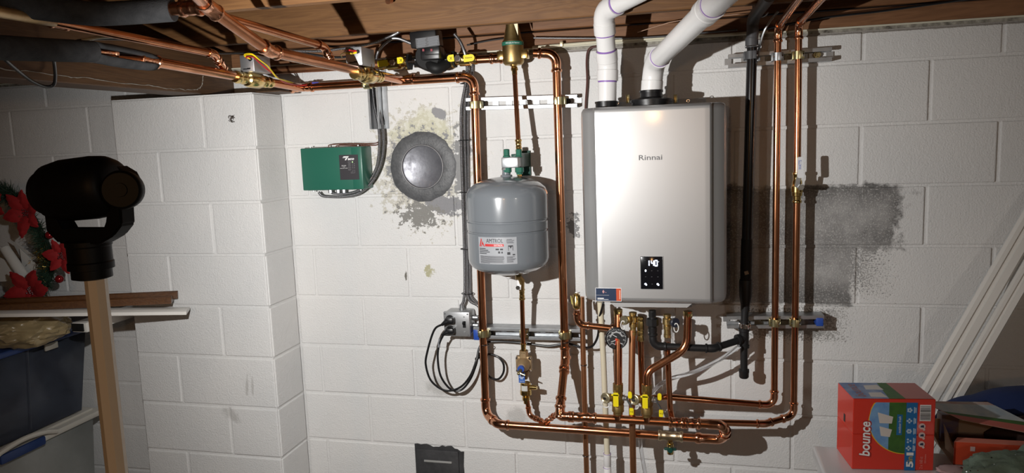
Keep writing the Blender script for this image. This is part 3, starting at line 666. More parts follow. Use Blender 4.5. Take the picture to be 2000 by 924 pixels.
for x0, x1, y0, y1 in ((-.0025, .009, .001, .0065), (.013, .023, .001, .0065), (.006, .013, -.010, -.003), (.017, .022, -.010, -.004), (.0405, .057, .0125, .0165), (.0405, .042, -.001, .0135), (.0555, .057, -.001, .0135), (.055, .063, -.017, -.013), (.037, .047, -.015, -.006)): wrapquad(bm, x0, x1, y0, y1, RT + .0011, 3)
wpoly(bm, [(.045, .0125), (.0528, .0125), (.049, .006)]); link('fine_print', bm, INK, lab)
# tank bracket
t = thing('tank_bracket', 'dark green tank hanger with silver block above the grey tank', 'bracket')
a, b = P(1010, 295, .02), P(1034, 343, .02)
bm = BM(); bx(bm, a.x - .0, P(1034, 300, .02).x, -.012, 0, b.z, a.z, .001); bx(bm, P(1006, 300, .1).x, P(1024, 300, .1).x, -.16, 0, P(1015, 326, .1).z, P(1015, 300, .1).z, .002); link('wall_plate', bm, TACOD, t)
bm = BM(); cq = P(999, 317, .172); box(bm, cq, (.060, .05, .037), bevel=.004); link('clamp_block', bm, GALV, t)
for px, dd, zz in ((990, .172, 1), (1014, .16, 1)):
    q = P(px, 317, dd)
    link('green_nut', lathe(BM(), q + Z_ * .018, Z_, [(0, .013), (.004, .013), (.006, .0105), (.026, .0105), (.028, .007)], 10), TACO, t); link('green_nut', lathe(BM(), q - Z_ * .018, -Z_, [(0, .0155), (.016, .0155), (.018, .012), (.024, .011)], 10), TACO, t)
q = P(990, 300, .172); link('screw_cap', lathe(BM(), q + Z_ * .004, Z_, [(0, .007), (.010, .007)], 8), COPPERD, t)
link('tank_nut', lathe(BM(), tc + Z_ * (ZT + .022), Z_, [(0, .015), (.008, .015), (.009, .012), (.02, .012)], 10), GALV, t)
q = P(1014, 332, .16); link('brass_plug', lathe(BM(), q, -Z_, [(0, .0085), (.004, .0105), (.012, .0105), (.014, .0085), (.022, .0085)], 8), BRASS, t)

# tank feed lines
t = thing('copper_tank_pipe', 'thin copper drop from the air separator to the tank bracket', 'pipe')
a, b = P(1004.5, 131, .095), P(1013.5, 296, .155); run(t, [a, b], R12); d = b - a
link('union', lathe(BM(), a, d, [(0, .011), (.006, .0125), (.012, .0125), (.013, .0095), (.028, .0095)], 10), BRASS, t)
fitting(t, lerp(a, b, .93), d, R12 * 1.05, 'press_adapter', BRASS, L=.042)
t = thing('copper_fill_pipe', 'thin copper pipe below the grey tank down to the pressure regulator', 'pipe')
a, b = P(1019, 553, .12), P(1022.5, 690, .085); run(t, [P(1018, 545, .15), P(1019, 560, .12), b], R12, bends=(1,))
d = b - P(1019, 560, .12); fitting(t, P(1019.5, 575, .117), d, R12, 'press_adapter', BRASS, L=.042); fitting(t, P(1022.3, 680, .087), d, R12, 'press_adapter', BRASS, L=.040)
link('tank_elbow', sweep(BM(), PL((1007, 541, .165), (1014, 541, .16), (1019, 548, .15), (1019, 566, .125)), [.010, .011, .011, .010], 10), BRONZE, t)
v = thing('tank_shutoff_valve', 'small valve with white lever under the grey tank', 'valve')
bm = BM(); q = P(1014, 556, .15); box(bm, q, (.016, .004, .036), (1, 0, -.1), (0, 1, 0), bevel=.001); link('lever', bm, M('white_vinyl'), v)
link('stem_nut', hexnut(BM(), P(1014, 560, .135), -Y_, .009, .022), CHROME, v)
t = thing('copper_makeup_pipe', 'small copper pipe snaking from the backflow preventer to the loop tee', 'pipe')
run(t, PL((1029, 777, .085), (1034, 812, .085), (1065, 826, .13), (1088, 807, .2)), R12, fmat=FITC, stub=1.9)
for k, (a, b) in enumerate(((P(1034, 812, .085), P(1065, 826, .13)), (P(1065, 826, .13), P(1088, 807, .2)))): fitting(t, lerp(a, b, .6), b - a, R12, L=.03)
# pressure reducing valve
v = thing('pressure_regulator', 'square bronze pressure regulator with blue tag beneath the lower strut', 'valve')
c = P(1021.5, 713, .10)
bm = BM(); box(bm, c + Y_ * .018, (.060, .022, .060), bevel=.005); lathe(bm, c + Y_ * .05 , -Y_, [(0, .02), (.03, .028)], 16)
lathe(bm, c + Z_ * .05 + Y_ * .02, -Z_, [(0, .012), (0, .016), (.014, .017), (.03, .02)], 10); lathe(bm, c - Z_ * .028 + Y_ * .02, -Z_, [(0, .02), (.02, .015), (.032, .011)], 10); link('body', bm, PRVB, v)
link('bonnet', lathe(BM(), c + Y_ * .008, -Y_, [(0, .027), (.012, .0255), (.03, .018), (.036, .013)], 20), PRVB, v)
rg = link('adjuster_ring', lathe(BM(), c - Y_ * .028 - Z_ * .004, -Y_, [(0, .013), (.012, .0125), (.012, .008)], 16), BLUE, v)
bm = BM(); lathe(bm, c - Y_ * .04 - Z_ * .006, V((-.25, -1, -.5)), [(0, .0065), (.022, .006), (.024, .004)], 8); sweep(bm, [c - Y_ * .055 - Z_ * .012 - X_ * .004, c - Y_ * .058 - Z_ * .020 + X_ * .02], [.0035, .002], 6); link('screw', bm, ZINC, v)
for i in (-1, 1):
    for k in (-1, 1): link('corner_bolt', lathe(BM(), c + V((i * .024, .008, k * .024)), -Y_, [(0, .005), (.006, .0045), (.008, .002)], 8), CHROME, v)
bm = BM(); tg = P(1019, 738, .125); box(bm, tg, (.023, .001, .038), bevel=0); tgo = link('tag', bm, M('blue_tag', (.02, .10, .38), .5), v)
bm = BM()
for k, wd in enumerate((.012, .014, .017, .010)): box(bm, tg + Z_ * (.013 - k * .0055) - Y_ * .0008, (wd, .0006, .0022))
text('lettering', 'WATTS', tg - Z_ * .013 - Y_ * .0006, X_, Z_, .004, WHITE, tgo, width=.017); link('tag_lines', bm, WHITE, tgo)
v = thing('backflow_preventer', 'brass backflow preventer with white sticker, below the bronze regulator', 'valve')
c = P(1027, 762, .085)
link('body', lathe(BM(), c + Z_ * .030, -Z_, [(0, .010), (0, .018), (.006, .0195), (.03, .0195), (.031, .0215), (.046, .0215), (.048, .017), (.056, .012), (.057, .0145), (.068, .0145), (.069, .010), (.082, .0095)], 14), BRASS, v)
bm = BM(); lathe(bm, c + Z_ * .012, V((1, -.1, .02)), [(.015, .009), (.038, .009), (.038, .0075), (.044, .0075)], 12); link('vent_port', bm, BRASS, v)
bm = BM(); R = .0199
a_ = [bm.verts.new(c + V((math.sin(a) * R, -math.cos(a) * R, .002))) for a in np.linspace(-.7, .55, 8)]; b_ = [bm.verts.new(c + V((math.sin(a) * R, -math.cos(a) * R, .022))) for a in np.linspace(-.7, .55, 8)]
for i in range(7): bm.faces.new((a_[i], a_[i + 1], b_[i + 1], b_[i]))
link('sticker', bm, M('pale_sticker', (.55, .55, .52), .5), v)
# ---------------------------------------------------------------- zone control box
t = thing('zone_control_box', 'dark green zone control box with black legend panel left of the duct cap', 'control box')
xa, xb, za, zb = -.178, .0765, 1.657, 1.819
link('cover', bx(BM(), xa, xb, -.09, -.002, za, zb, .004), TACO, t)
bm = BM(); bx(bm, xb - .042, xb + .0008, -.0925, -.004, za + .001, zb - .001, .003); link('side_flange', bm, TACO, t)
pl = V((.0235, -.0930, 1.742)); bm = BM(); box(bm, pl, (.078, .0012, .094)); lp = link('legend_panel', bm, M('charcoal_print', (.035, .032, .037), .45), t)
yf = -.0938
def lt(s, x, z, h, wd=None, mat=WHITE, sh=0.0, b=0.0): return text('lettering', s, V((pl.x + x, yf, pl.z + z)), X_, Z_, h, mat, lp, width=wd, shear=sh, bold=b)
bm = BM(); 
for x0, z0, w_, h_, s_ in ((-.010, .0405, .026, .0028, .004), (-.012, .0365, .026, .0022, .004), (-.0095, .0315, .012, .009, .006)):
    prism(bm, [V((pl.x + x0 - w_ / 2, yf, pl.z + z0 - h_ / 2)), V((pl.x + x0 + w_ / 2 - s_, yf, pl.z + z0 - h_ / 2)), V((pl.x + x0 + w_ / 2, yf, pl.z + z0 + h_ / 2)), V((pl.x + x0 - w_ / 2 + s_, yf, pl.z + z0 + h_ / 2))], -Y_, .0003)
link('logo_bars', bm, WHITE, lp)
lt('aco', .010, .0305, .0075, .026, sh=.25, b=.03)
lt('ZVC403', -.021, .0065, .0038, .019); lt('3 ZONE', -.021, .0015, .0022, .009); lt('ZONE VALVE CONTROL', -.021, -.003, .0024, .031)
for k, s in enumerate(('POWER', 'ZONE 1', 'ZONE 2', 'ZONE 3', 'PRIORITY')): lt(s, .003, .0195 - k * .0073, .003, .012, M('dim_print', (.33, .33, .34), .5))
bm = BM(); disc(bm, V((pl.x + .0155, yf, pl.z + .0195)), -Y_, .0019, .0006, 12); link('power_led', bm, M('green_led', (.4, .8, .3), .4, emit=(.55, 1, .35, 1.5)), lp)
bm = BM()
for k in range(3):
    for j in (0, 1): disc(bm, V((pl.x + .0155 + j * .007, yf, pl.z + .0122 - k * .0073)), -Y_, .0012, .0004, 8)
sweep(bm, [V((pl.x + .0155, yf, pl.z - .010)), V((pl.x + .0155, yf, pl.z - .018)), V((pl.x + .006, yf, pl.z - .018))], .0004, 4); sweep(bm, [V((pl.x + .0225, yf, pl.z - .010)), V((pl.x + .0225, yf, pl.z - .022)), V((pl.x + .006, yf, pl.z - .022))], .0004, 4)
link('legend_marks', bm, M('dim_print'), lp)
for x in (-.145, .055):
    for z in (zb + .002, za - .002): link('screw', lathe(BM(), (x, -.07, z), Z_ if z > 1.7 else -Z_, [(0, .004), (.003, .004)], 8), STEELB, t)
for x in (-.085, -.052, -.028): link('conduit_connector', lathe(BM(), (x, -.045, za), -Z_, [(0, .011), (.004, .011), (.004, .009), (.014, .009)], 8), GALV, t)

def armored(label, pts, r=.0062, k=10, name='armored_cable', pitch=.0042, mat=None):
    """spiral-armoured cable along a smooth path"""
    sp_ = spline(pts, k); L = [0]
    for a, b in zip(sp_, sp_[1:]): L.append(L[-1] + (b - a).length)
    n = max(4, int(L[-1] / pitch)); out = []; j = 0; rr = []
    for i in range(n * 2 + 1):
        s = L[-1] * i / (n * 2)
        while j < len(L) - 2 and L[j + 1] < s: j += 1
        out.append(lerp(sp_[j], sp_[j + 1], (s - L[j]) / max(L[j + 1] - L[j], 1e-9))); rr.append(r * (1.0 if i % 2 == 0 else .72))
    return solo(name, sweep(BM(), out, rr, 8), mat or M('cable_armor', (.36, .36, .37), .42, 1.0), label, 'cable', smooth=60)
g = None
armored('armoured cable looping from under the green control box up past the strut, outer one', [P(623, 376, .045), P(632, 383, .05), P(670, 384, .05), P(703, 376, .05), P(728, 352, .045), P(744, 318, .04), P(749, 280, .036), P(747, 245, .034), P(738, 200, .025), P(735, 150, .03), P(737, 105, .05), P(758, 80, .10), P(776, 75, .13), P(806, 86, .15)], k=8)
armored('armoured cable looping from under the green control box up past the strut, inner one', [P(644, 374, .04), P(655, 378, .04), P(690, 376, .035), P(716, 360, .03), P(735, 328, .028), P(741, 285, .024), P(739, 245, .022), P(731, 205, .022), P(727, 165, .022), P(726, 120, .05), P(724, 100, .1)], k=8)
tw_ = thing('thermostat_wire', 'thin brown wires leaving the top of the green control box', 'wire')
for k in range(2): link('brown_wire', sweep(BM(), spline([V((-.078 + .03 * k, -.045, zb - .002)), V((-.074 + .03 * k, -.045, zb + .010 - .004 * k)), P(680, 281 + k * 3, .04), P(720, 281 + k * 3, .04), P(738, 278 + k * 4, .015), P(742, 268, .012)], 6), .0022, 6), M('brown_wire', (.12, .045, .03), .5), tw_)

# ---------------------------------------------------------------- outlet box, cords, riser cables
t = thing('outlet_box', 'square grey steel outlet box with switch at the foot of the armoured cables', 'outlet box')
xa, xb, za, zb = .3665, .4685, 1.092, 1.185
link('box', bx(BM(), xa, xb, -.068, -.001, za, zb, .010, 3), STEELB, t); pk = link('cover_plate', bx(BM(), xa - .001, xb + .001, -.080, -.066, za - .001, zb + .001, .0035, 3), M('steel_plate', (.52, .53, .54), .36, .8), t)
xc = .4475; bm = BM(); bx(bm, xc - .006, xc + .006, -.0815, -.079, 1.126, 1.152); box(bm, (xc - .001, -.086, 1.146), (.007, .014, .009), (1, 0, 0), (0, 1, .35), bevel=.001); link('switch_lever', bm, BLACK, pk)
for z in (1.168, 1.109): link('plate_screw', lathe(BM(), (xc, -.0795, z), -Y_, [(0, .003), (.002, .003)], 8), STEELB, pk)
for x in (xa + .006, xb - .007):
    for z in (za + .006, zb - .007): link('corner_screw', lathe(BM(), (x, -.0795, z), -Y_, [(0, .0032), (.0015, .003)], 8), DKGREY, pk)
bm = BM()
for z in (1.157, 1.117): lathe(bm, (.392, -.079, z), -Y_, [(0, .017), (.004, .017)], 20)
link('receptacle', bm, BLACKM, pk)
for p_, q_ in (((.425, -.035, zb), Z_), ((xb, -.035, 1.155), X_), ((xb, -.035, 1.125), X_)): link('connector', lathe(BM(), p_, q_, [(0, .010), (.006, .010), (.006, .008), (.02, .008)], 10), GALV, t)
armored('armoured cable down to the outlet box top, leftmost of three', [P(887, 66, .15), P(899, 82, .14), P(908, 104, .11), P(913, 125, .05), P(909, 165, .035), P(901, 215, .028), P(901, 280, .028), P(903, 350, .028), P(906, 450, .028), P(908, 550, .03), P(906, 585, .035), V((.425, -.035, zb + .016))], .0066)
armored('armoured cable down to the outlet box side, middle of three', [P(908, 108, .05), P(914, 150, .028), P(908, 215, .018), P(908, 280, .018), P(910, 350, .018), P(912, 450, .018), P(913.5, 550, .018), P(916, 585, .02), V((.492, -.035, 1.20)), V((.500, -.035, 1.168)), V((.486, -.035, 1.155))], .006)
armored('armoured cable down to the outlet box side, rightmost of three behind the riser', [P(921, 108, .02), P(922, 150, .015), P(914, 215, .012), P(914, 300, .012), P(915, 400, .012), P(917, 500, .012), P(918, 550, .012), P(920, 580, .02), V((.504, -.035, 1.19)), V((.510, -.035, 1.140)), V((.486, -.035, 1.125))], .006)
for py, px in ((163, 911), (274, 907), (375, 909), (486, 911), (573, 913)):
    q = P(px, py, .02); solo('cable_tie', sweep(BM(), [q + V((math.cos(a) * .0225, math.sin(a) * .019, 0)) for a in np.linspace(0, 6.2832, 18)[:-1]], .0016, 6, closed=True), BLACK, 'black cable tie round the armoured cables, ' + {163: 'topmost of five under the elbow', 274: 'second from the top beside the riser', 375: 'third one, level with the tank shoulder', 486: 'fourth one, level with the tank label', 573: 'lowest, just above the outlet box'}[py], 'cable tie')
def cord(label, plugz, pts, r=.0042):
    t = thing('power_cord', label, 'power cord'); x = .392
    bm = BM(); box(bm, (x + .004, -.096, plugz), (.034, .030, .024), bevel=.007); sweep(bm, [V((x, -.10, plugz)), V((x - .012, -.104, plugz - .006)), V((x - .026, -.104, plugz - .016))], [.011, .009, .0055], 10); link('plug', bm, BLACK, t)
    link('cable', sweep(BM(), spline([V((x - .02, -.104, plugz - .012))] + pts, 8), r, 10), BLACK, t); return t
cA = cord('black power cord from the upper outlet, wider hanging loop', 1.157, PL((848, 645, .10), (834, 690, .10), (832, 715, .095), (843, 745, .09), (870, 763, .08), (898, 757, .075), (918, 735, .07), (930, 705, .06), (936, 680, .04), (945, 670, .03), (975, 667, .025), (1020, 670, .03), (1070, 676, .03), (1105, 671, .03), (1125, 676, .04), (1140, 679, .05), (1157, 676, .07), (1168, 655, .08), (1170, 625, .10), (1177, 598, .12), (1178, 588, .12)))
cB = cord('black power cord from the lower outlet, narrower loop with coil behind the riser', 1.117, PL((858, 672, .10), (855, 700, .095), (861, 735, .09), (880, 760, .075), (900, 762, .065), (918, 742, .06), (930, 712, .05), (935, 690, .035), (942, 712, .03), (955, 735, .03), (972, 741, .035), (983, 728, .035), (983, 710, .035), (972, 697, .035), (955, 692, .03), (940, 697, .03), (934, 690, .03)))
link('sleeve_label', sweep(BM(), PL((859, 662, .101), (857, 678, .099)), .0047, 10), M('pale_print'), cB)
q = P(932, 700, .05); tie = solo('cable_tie', box(BM(), q, (.012, .02, .008), bevel=.001), BLACK, 'black cable tie binding the two hanging power cords', 'cable tie')
for px, py, dd, r, nm in ((946.5, 673, .07, R1, 'left riser below the lower strut'), (1105, 668, .07, R1, 'right riser below the lower strut'), (1140, 713, .06, .0098, 'brown discharge pipe beside the gauge'), (1144, 890, .06, .0098, 'brown discharge pipe near the frame bottom')):
    q = P(px, py, dd); solo('cable_tie', sweep(BM(), [q + V((math.cos(a) * (r + .001), math.sin(a) * (r + .001), 0)) for a in np.linspace(0, 6.2832, 18)[:-1]], .0016, 6, closed=True), BLACK, 'black cable tie round the ' + nm, 'cable tie')

# ---------------------------------------------------------------- duct cap, cleanout
t = thing('duct_cap', 'round galvanised cap sealed in dark grey mastic on the white block wall', 'duct cap')
c = V((.2855, 0, 1.7325)); bm = BM(); n = 72; ringsv = []
from mathutils import noise as mnoise
for rr, yy in ((.0845, -.007), (.098, -.009), (.115, -.006), (.126, -.004), (.1335, -.001)):
    ring = []
    for k in range(n):
        a = 2 * math.pi * k / n; w_ = (1 + (.035 * mnoise.noise(V((math.cos(a) * 3, math.sin(a) * 3, 2))) + .02 * mnoise.noise(V((math.cos(a) * 14, math.sin(a) * 14, 2)))) * ((rr - .08) / .05))
        ring.append(bm.verts.new(c + V((math.cos(a) * rr * w_, yy + .0018 * mnoise.noise(V((math.cos(a) * 9, math.sin(a) * 9, rr * 60))), math.sin(a) * rr * w_))))
    ringsv.append(ring)
for A, B in zip(ringsv, ringsv[1:]):
    for k in range(n): bm.faces.new((A[k], A[(k + 1) % n], B[(k + 1) % n], B[k]))
link('mastic_ring', bm, M('grey_mastic', (.058, .060, .064), .5, col2=(.10, .102, .106), vscale=60, bmp=.6, bscale=120), t)
bm = BM(); lathe(bm, c + Y_ * .002, -Y_, [(0, .001), (.004, .001), (.004, .078), (.006, .081), (.0105, .082), (.012, .084), (.010, .086), (.001, .0865)], 48)
link('metal_cap', bm, M('dull_sheet_metal', (.27, .275, .30), .36, .7, col2=(.12, .12, .135), vscale=24, rvar=.2, bmp=.2, bscale=60), t)
bm = BM(); sweep(bm, [c + V((math.cos(a) * .083, -.0105, math.sin(a) * .083)) for a in np.linspace(0, 6.2832, 60)[:-1]], .0013, 6, closed=True); link('cap_rim', bm, M('pale_metal', (.62, .62, .63), .4, .6), t)
t = thing('cleanout_door', 'black painted cleanout door low in the block wall at the bottom edge', 'cleanout door')
q = P(860, 900, 0); zt = P(860, 866, 0).z
TAR = M('black_tar', (.022, .022, .024), .6, col2=(.05, .05, .052), vscale=16, bmp=.5, bscale=60)
xa, xb = P(812, 890, 0).x, P(907, 890, 0).x
rnd = random.Random(4); top = [V((xa + (xb - xa) * i / 16, -.0055, zt - .004 - rnd.uniform(0, .013) - (.012 if i > 12 else 0))) for i in range(17)]
link('tar_patch', prism(BM(), [V((xa, -.0055, .42)), V((xb, -.0055, .42))] + [V((xb - rnd.uniform(0, .012), -.0055, .42 + k * .03)) for k in range(1, 5)] + top[::-1] + [], Y_, .004), TAR, t)
link('door', bx(BM(), xa + .008, xb - .022, -.011, -.004, .42, zt - .026, .003), TAR, t)
link('hinge_strip', bx(BM(), xa + .04, xb - .05, -.0145, -.010, .548, .556, .001), M('pale_paint_smear', (.30, .30, .29), .6), t)
q = P(452, 232, .21); rnd = random.Random(3)
bm = BM()
for k in range(4): sweep(bm, spline([q + V((rnd.uniform(-.014, .014), rnd.uniform(-.008, .004), rnd.uniform(-.014, .014))) for i in range(6)], 5), .0008, 5)
solo('wire_tangle', bm, M('rusty_wire', (.05, .035, .025), .6, .4), 'tiny tangle of rusty wire poking from the top of the pilaster', 'wire')

# ---------------------------------------------------------------- tankless water heater
t = thing('water_heater', 'silver wall mounted tankless water heater with black touch display', 'water heater')
xL, xR, zT, zB = .9275, 1.3935, 1.9155, 1.2745; DF = .272; xC = (xL + xR) / 2
link('casing', bx(BM(), xL + .006, xR - .006, -.20, -.028, zB + .008, zT - .006, .006), SILVERS, t)
link('back_plate', bx(BM(), xC - .17, xC + .17, -.03, -.002, zB - .03, zT + .025, .002), GALV, t)
half = [(0, .03), (0, .205), (.003, .222), (.009, .235), (.018, .243), (.032, .251), (.0455, .2590), (.0470, .2602), (.0480, .2640), (.0495, .2680), (.054, .2712), (.066, DF), (.070, DF)]
pr = [(xL + a, b) for a, b in half] + [(xR - a, b) for a, b in half[::-1]]
RC = .020; rows = [(0, .016), (.0012, .0105), (.0042, .0058), (.009, .002), (.016, 0), (.019, 0)]
def edgez(x):   # rounded corners of the cover outline
    e = min(x - xL, xR - x); return 0 if e >= RC else RC - math.sqrt(max(RC * RC - (RC - e) ** 2, 0))
bm = BM(); grid = []
for x, dd in pr:
    ez = edgez(x); colv = []
    for e, dr in rows: colv.append(bm.verts.new((x, -(dd - dr * (1 if dd > .15 else 0)), zT - ez - e)))
    for e, dr in rows[::-1]: colv.append(bm.verts.new((x, -(dd - dr * (1 if dd > .15 else 0)), zB + ez + e)))
    grid.append(colv)
mi = []
for i in range(len(grid) - 1):
    for k in range(len(grid[0]) - 1): 
        f = bm.faces.new((grid[i][k], grid[i + 1][k], grid[i + 1][k + 1], grid[i][k + 1])); f.material_index = 0
link('front_cover', bm, [SILVER], t, smooth=22)
yf = -DF - .0004
text('brand_lettering', 'Rinnai', P(1270.5, 307.5, DF), X_, Z_, .0165, M('grey_print', (.13, .13, .135), .45), t, width=.0735, bold=.012)
c = P(1273, 533, DF); bm = BM(); box(bm, c - Y_ * .0005, (.071, .0045, .107), bevel=.002); cp_ = link('control_panel', bm, M('display_glass', (.006, .006, .008), .12), t)
link('panel_bezel', sweep(BM(), [c - Y_ * .001 + V((sx * .0362, 0, sz * .0542)) for sx, sz in ((-1, -1), (1, -1), (1, 1), (-1, 1))], .0011, 6, closed=True), M('bright_trim', (.75, .75, .75), .3, .6), t)
LED = M('white_led', (.7, .75, .95), .5, emit=(.72, .80, 1.0, 2.2))
yp = c - Y_ * .0033
def seg7(bm, o, h, wd, segs, th=.0032):
    S_ = {'a': ((0, h), (wd, h)), 'g': ((0, h / 2), (wd, h / 2)), 'd': ((0, 0), (wd, 0)), 'f': ((0, h / 2), (0, h)), 'b': ((wd, h / 2), (wd, h)), 'e': ((0, 0), (0, h / 2)), 'c': ((wd, 0), (wd, h / 2))}
    for s in segs:
        (x0, z0), (x1, z1) = S_[s]; box(bm, o + V(((x0 + x1) / 2, 0, (z0 + z1) / 2)), (abs(x1 - x0) + (th if x0 == x1 else th * .2), .0004, abs(z1 - z0) + (th if z0 == z1 else -th * .35)))
bm = BM(); seg7(bm, yp + V((-.008, 0, .0235)), .018, .0, 'fe'); seg7(bm, yp + V((-.001, 0, .0235)), .018, .0075, 'fgbc'); seg7(bm, yp + V((.0105, 0, .0235)), .018, .0075, 'abcdef'); disc(bm, yp + V((.0225, 0, .037)), -Y_, .001, .0004, 8)
link('digits', bm, LED, cp_)
bm = BM(); blob(bm, yp + V((-.0195, .0002, .0075)), (.0026, .0006, .0042), 0, 1, 2)
for s in (-1, 1): blob(bm, yp + V((s * .0195 - .001, .0002, -.0365)), (.0036, .0006, .0033), 0, 1, 2); blob(bm, yp + V((s * .0195 + .0015, .0002, -.039)), (.0030, .0006, .0030), 0, 1, 2)
link('lit_icon', bm, LED, cp_)
bm = BM(); box(bm, yp + V((-.022, 0, .042)), (.006, .0004, .0012), (1, 0, -.3))
for x, z in ((.0, .0075), (.0195, .0075), (-.0195, -.0125), (.0, -.0125), (.0195, -.0125), (.001, -.0365)): box(bm, yp + V((x, 0, z)), (.004, .0004, .0018))
link('dim_icon', bm, M('dim_icon', (.05, .05, .055), .5), cp_)
# contractor sticker (its square code is left off)
def onface(px, py): return P(px, py, DF)
a, b = onface(1161.5, 561), onface(1215.5, 590); c = (a + b) / 2; wd, ht = .086, .045
c = V(((a.x + b.x) / 2, -DF - .0004, (a.z + b.z) / 2)); lf = V((1, 0, 0))
bm = BM(); box(bm, c + X_ * .0, (wd, .0012, ht)); stk = link('service_sticker', bm, M('white_vinyl_sticker', (.72, .72, .74), .4), t)
bm = BM(); bx(bm, c.x - wd / 2 + .0015, c.x + wd * .30, c.y - .0009, c.y - .0005, c.z - ht / 2 + .0015, c.z + ht / 2 - .0015); link('navy_field', bm, M('navy_print', (.012, .028, .07), .4), stk)
bm = BM(); bx(bm, c.x + wd * .30, c.x + wd / 2 - .0015, c.y - .0009, c.y - .0005, c.z - ht / 2 + .0015, c.z + ht / 2 - .0015); link('orange_field', bm, M('orange_print', (.55, .085, .03), .4), stk)
bm = BM(); prism(bm, [c + V((-.0165, -.0010, z)) for z in ()] + [c + V((x, -.0010, z)) for x, z in ((-.0165, .0035), (-.0125, .010), (-.0165, .0165), (-.0205, .010))], -Y_, .0003); box(bm, c + V((-.0085, -.001, .0075)), (.004, .0004, .0015), (1, 0, -.4)); link('emblem', bm, M('pink_print', (.50, .27, .27), .5), stk)
bm = BM(); box(bm, c + V((-.019, -.001, -.0022)), (.042, .0004, .0012)); link('faint_line', bm, M('dim_print'), stk)
bm = BM(); box(bm, c + V((-.026, -.001, -.0125)), (.021, .0004, .0028)); box(bm, c + V((-.0185, -.001, -.0165)), (.037, .0004, .0014)); link('white_line', bm, WHITE, stk)
bm = BM(); box(bm, c + V((.0375, -.001, 0)), (.0035, .0004, .030)); link('pale_strip', bm, M('peach_print', (.75, .42, .30), .5), stk)
# underside and top fittings
bm = BM(); x0, x1 = P(1192, 603, .25).x, P(1352, 603, .25).x
prism(bm, [V((x0, -.25, zB - .004)), V((x0 + .016, -.25, zB - .018)), V((x1 - .016, -.25, zB - .016)), V((x1, -.25, zB - .002))], Y_, .18); link('bottom_plate', bm, M('light_steel', (.6, .6, .6), .35, .6), t)
bm = BM(); q = P(1184, 199, .17); lathe(bm, V((q.x, -.17, zT - .004)), Z_, [(0, .036), (.02, .036), (.02, .038), (.026, .038), (.026, .031)], 28); link('intake_collar', bm, BLACK, t)
bm = BM(); q = P(1272, 192, .17); lathe(bm, V((q.x, -.17, zT - .004)), Z_, [(0, .066), (.016, .066), (.016, .069), (.024, .069), (.027, .062), (.030, .045), (.033, .037), (.048, .036), (.048, .0385), (.055, .0385), (.055, .031)], 32); link('exhaust_collar', bm, BLACK, t)
for px in (1226, 1319): link('mounting_tab', box(BM(), P(px, 193, .10), (.012, .006, .028), bevel=.001), ZINC, t)
bm = BM(); q = P(1205, 201, .14); sweep(bm, [q + V((math.cos(a) * .006, 0, math.sin(a) * .006)) for a in np.linspace(0, 6.28, 12)], .0012, 5); q = P(1344, 197, .14); sweep(bm, [q + V((math.cos(a) * .005, 0, math.sin(a) * .004)) for a in np.linspace(0, 6.28, 12)], .0012, 5); link('wire_clip', bm, CHROME, t)
for px, mt, rr in ((1207, GALV, .014), (1344, GALV, .014), (1232, BRONZE, .013), (1253, BRONZE, .012), (1274, IRON, .014), (1303, BRONZE, .012)):
    q = P(px, 612, .17); link('port', lathe(BM(), V((q.x, -.17, zB + .01)), -Z_, [(0, rr), (.034, rr), (.036, rr * .9), (.042, rr * .9)], 8), mt, t)
# gauge
t = thing('pressure_gauge', 'round black dial gauge with white and red needles under the heater', 'gauge')
c = P(1204, 661, .20); r_ = .0385
nn = (CAM - c); nn.z = 0; nn = (nn.normalized() * .45 + V((.05, -1, 0)) * .55).normalized(); uu = Z_.cross(nn).normalized(); vv = nn.cross(uu)
link('case', lathe(BM(), c - nn * .028, nn, [(0, .012), (.004, .030), (.012, r_ * .98), (.028, r_), (.031, r_ * .985), (.031, r_ * .94), (.0285, r_ * .94), (.0283, .001)], 36), BLACK, t)
fd = link('dial', lathe(BM(), c, nn, [(.001, .0005), (.0012, r_ * .94)], 36), M('dial_black', (.018, .018, .02), .5), t)
bm = BM(); f0 = c + nn * .0018
for k in range(28):
    a = math.radians(-45 + 270 * k / 27); rr = r_ * .82; box(bm, f0 + (uu * math.cos(a) + vv * math.sin(a)) * rr, (.004 if k % 3 == 0 else .002, .0014, .0003), uu * math.cos(a) + vv * math.sin(a), -uu * math.sin(a) + vv * math.cos(a))
for k in range(22):
    a = math.radians(20 + 150 * k / 21); box(bm, f0 + (uu * math.cos(a) + vv * math.sin(a)) * r_ * .50 + vv * .002, (.003, .0011, .0003), uu * math.cos(a) + vv * math.sin(a), -uu * math.sin(a) + vv * math.cos(a))
for k in range(10):
    a = math.radians(-50 - 80 * k / 9); box(bm, f0 + (uu * math.cos(a) + vv * math.sin(a)) * r_ * .56, (.002, .002, .0003), uu, vv)
link('dial_mark', bm, WHITE, fd)
for k, s in enumerate(('0', '10', '20', '30', '40', '50', '60', '70', '80')):
    a = math.radians(225 - 270 * k / 8); text('dial_number', s, f0 + (uu * math.cos(a) + vv * math.sin(a)) * r_ * .66, uu, vv, .0042, WHITE, fd)
link('ring_arc', sweep(BM(), [f0 + (uu * math.cos(a) + vv * math.sin(a)) * r_ * .56 + vv * .002 for a in np.linspace(math.radians(10), math.radians(180), 24)], .0005, 4), WHITE, fd)
def needle(nm, o, ang, L, mat, w_=.0016): a = math.radians(ang); dv_ = uu * math.cos(a) + vv * math.sin(a); return link(nm, box(BM(), o + dv_ * L * .4 + nn * .0012, (L, w_, .0006), dv_, nn.cross(dv_)), mat, fd)
needle('white_needle', f0 + vv * .006, 150, .017, WHITE); needle('white_needle', f0 - vv * .005 + nn * .0006, 200, .022, WHITE); needle('red_needle', f0 - vv * .005 + nn * .001, 258, .020, M('orange_red', (.65, .05, .02), .5), .0022)
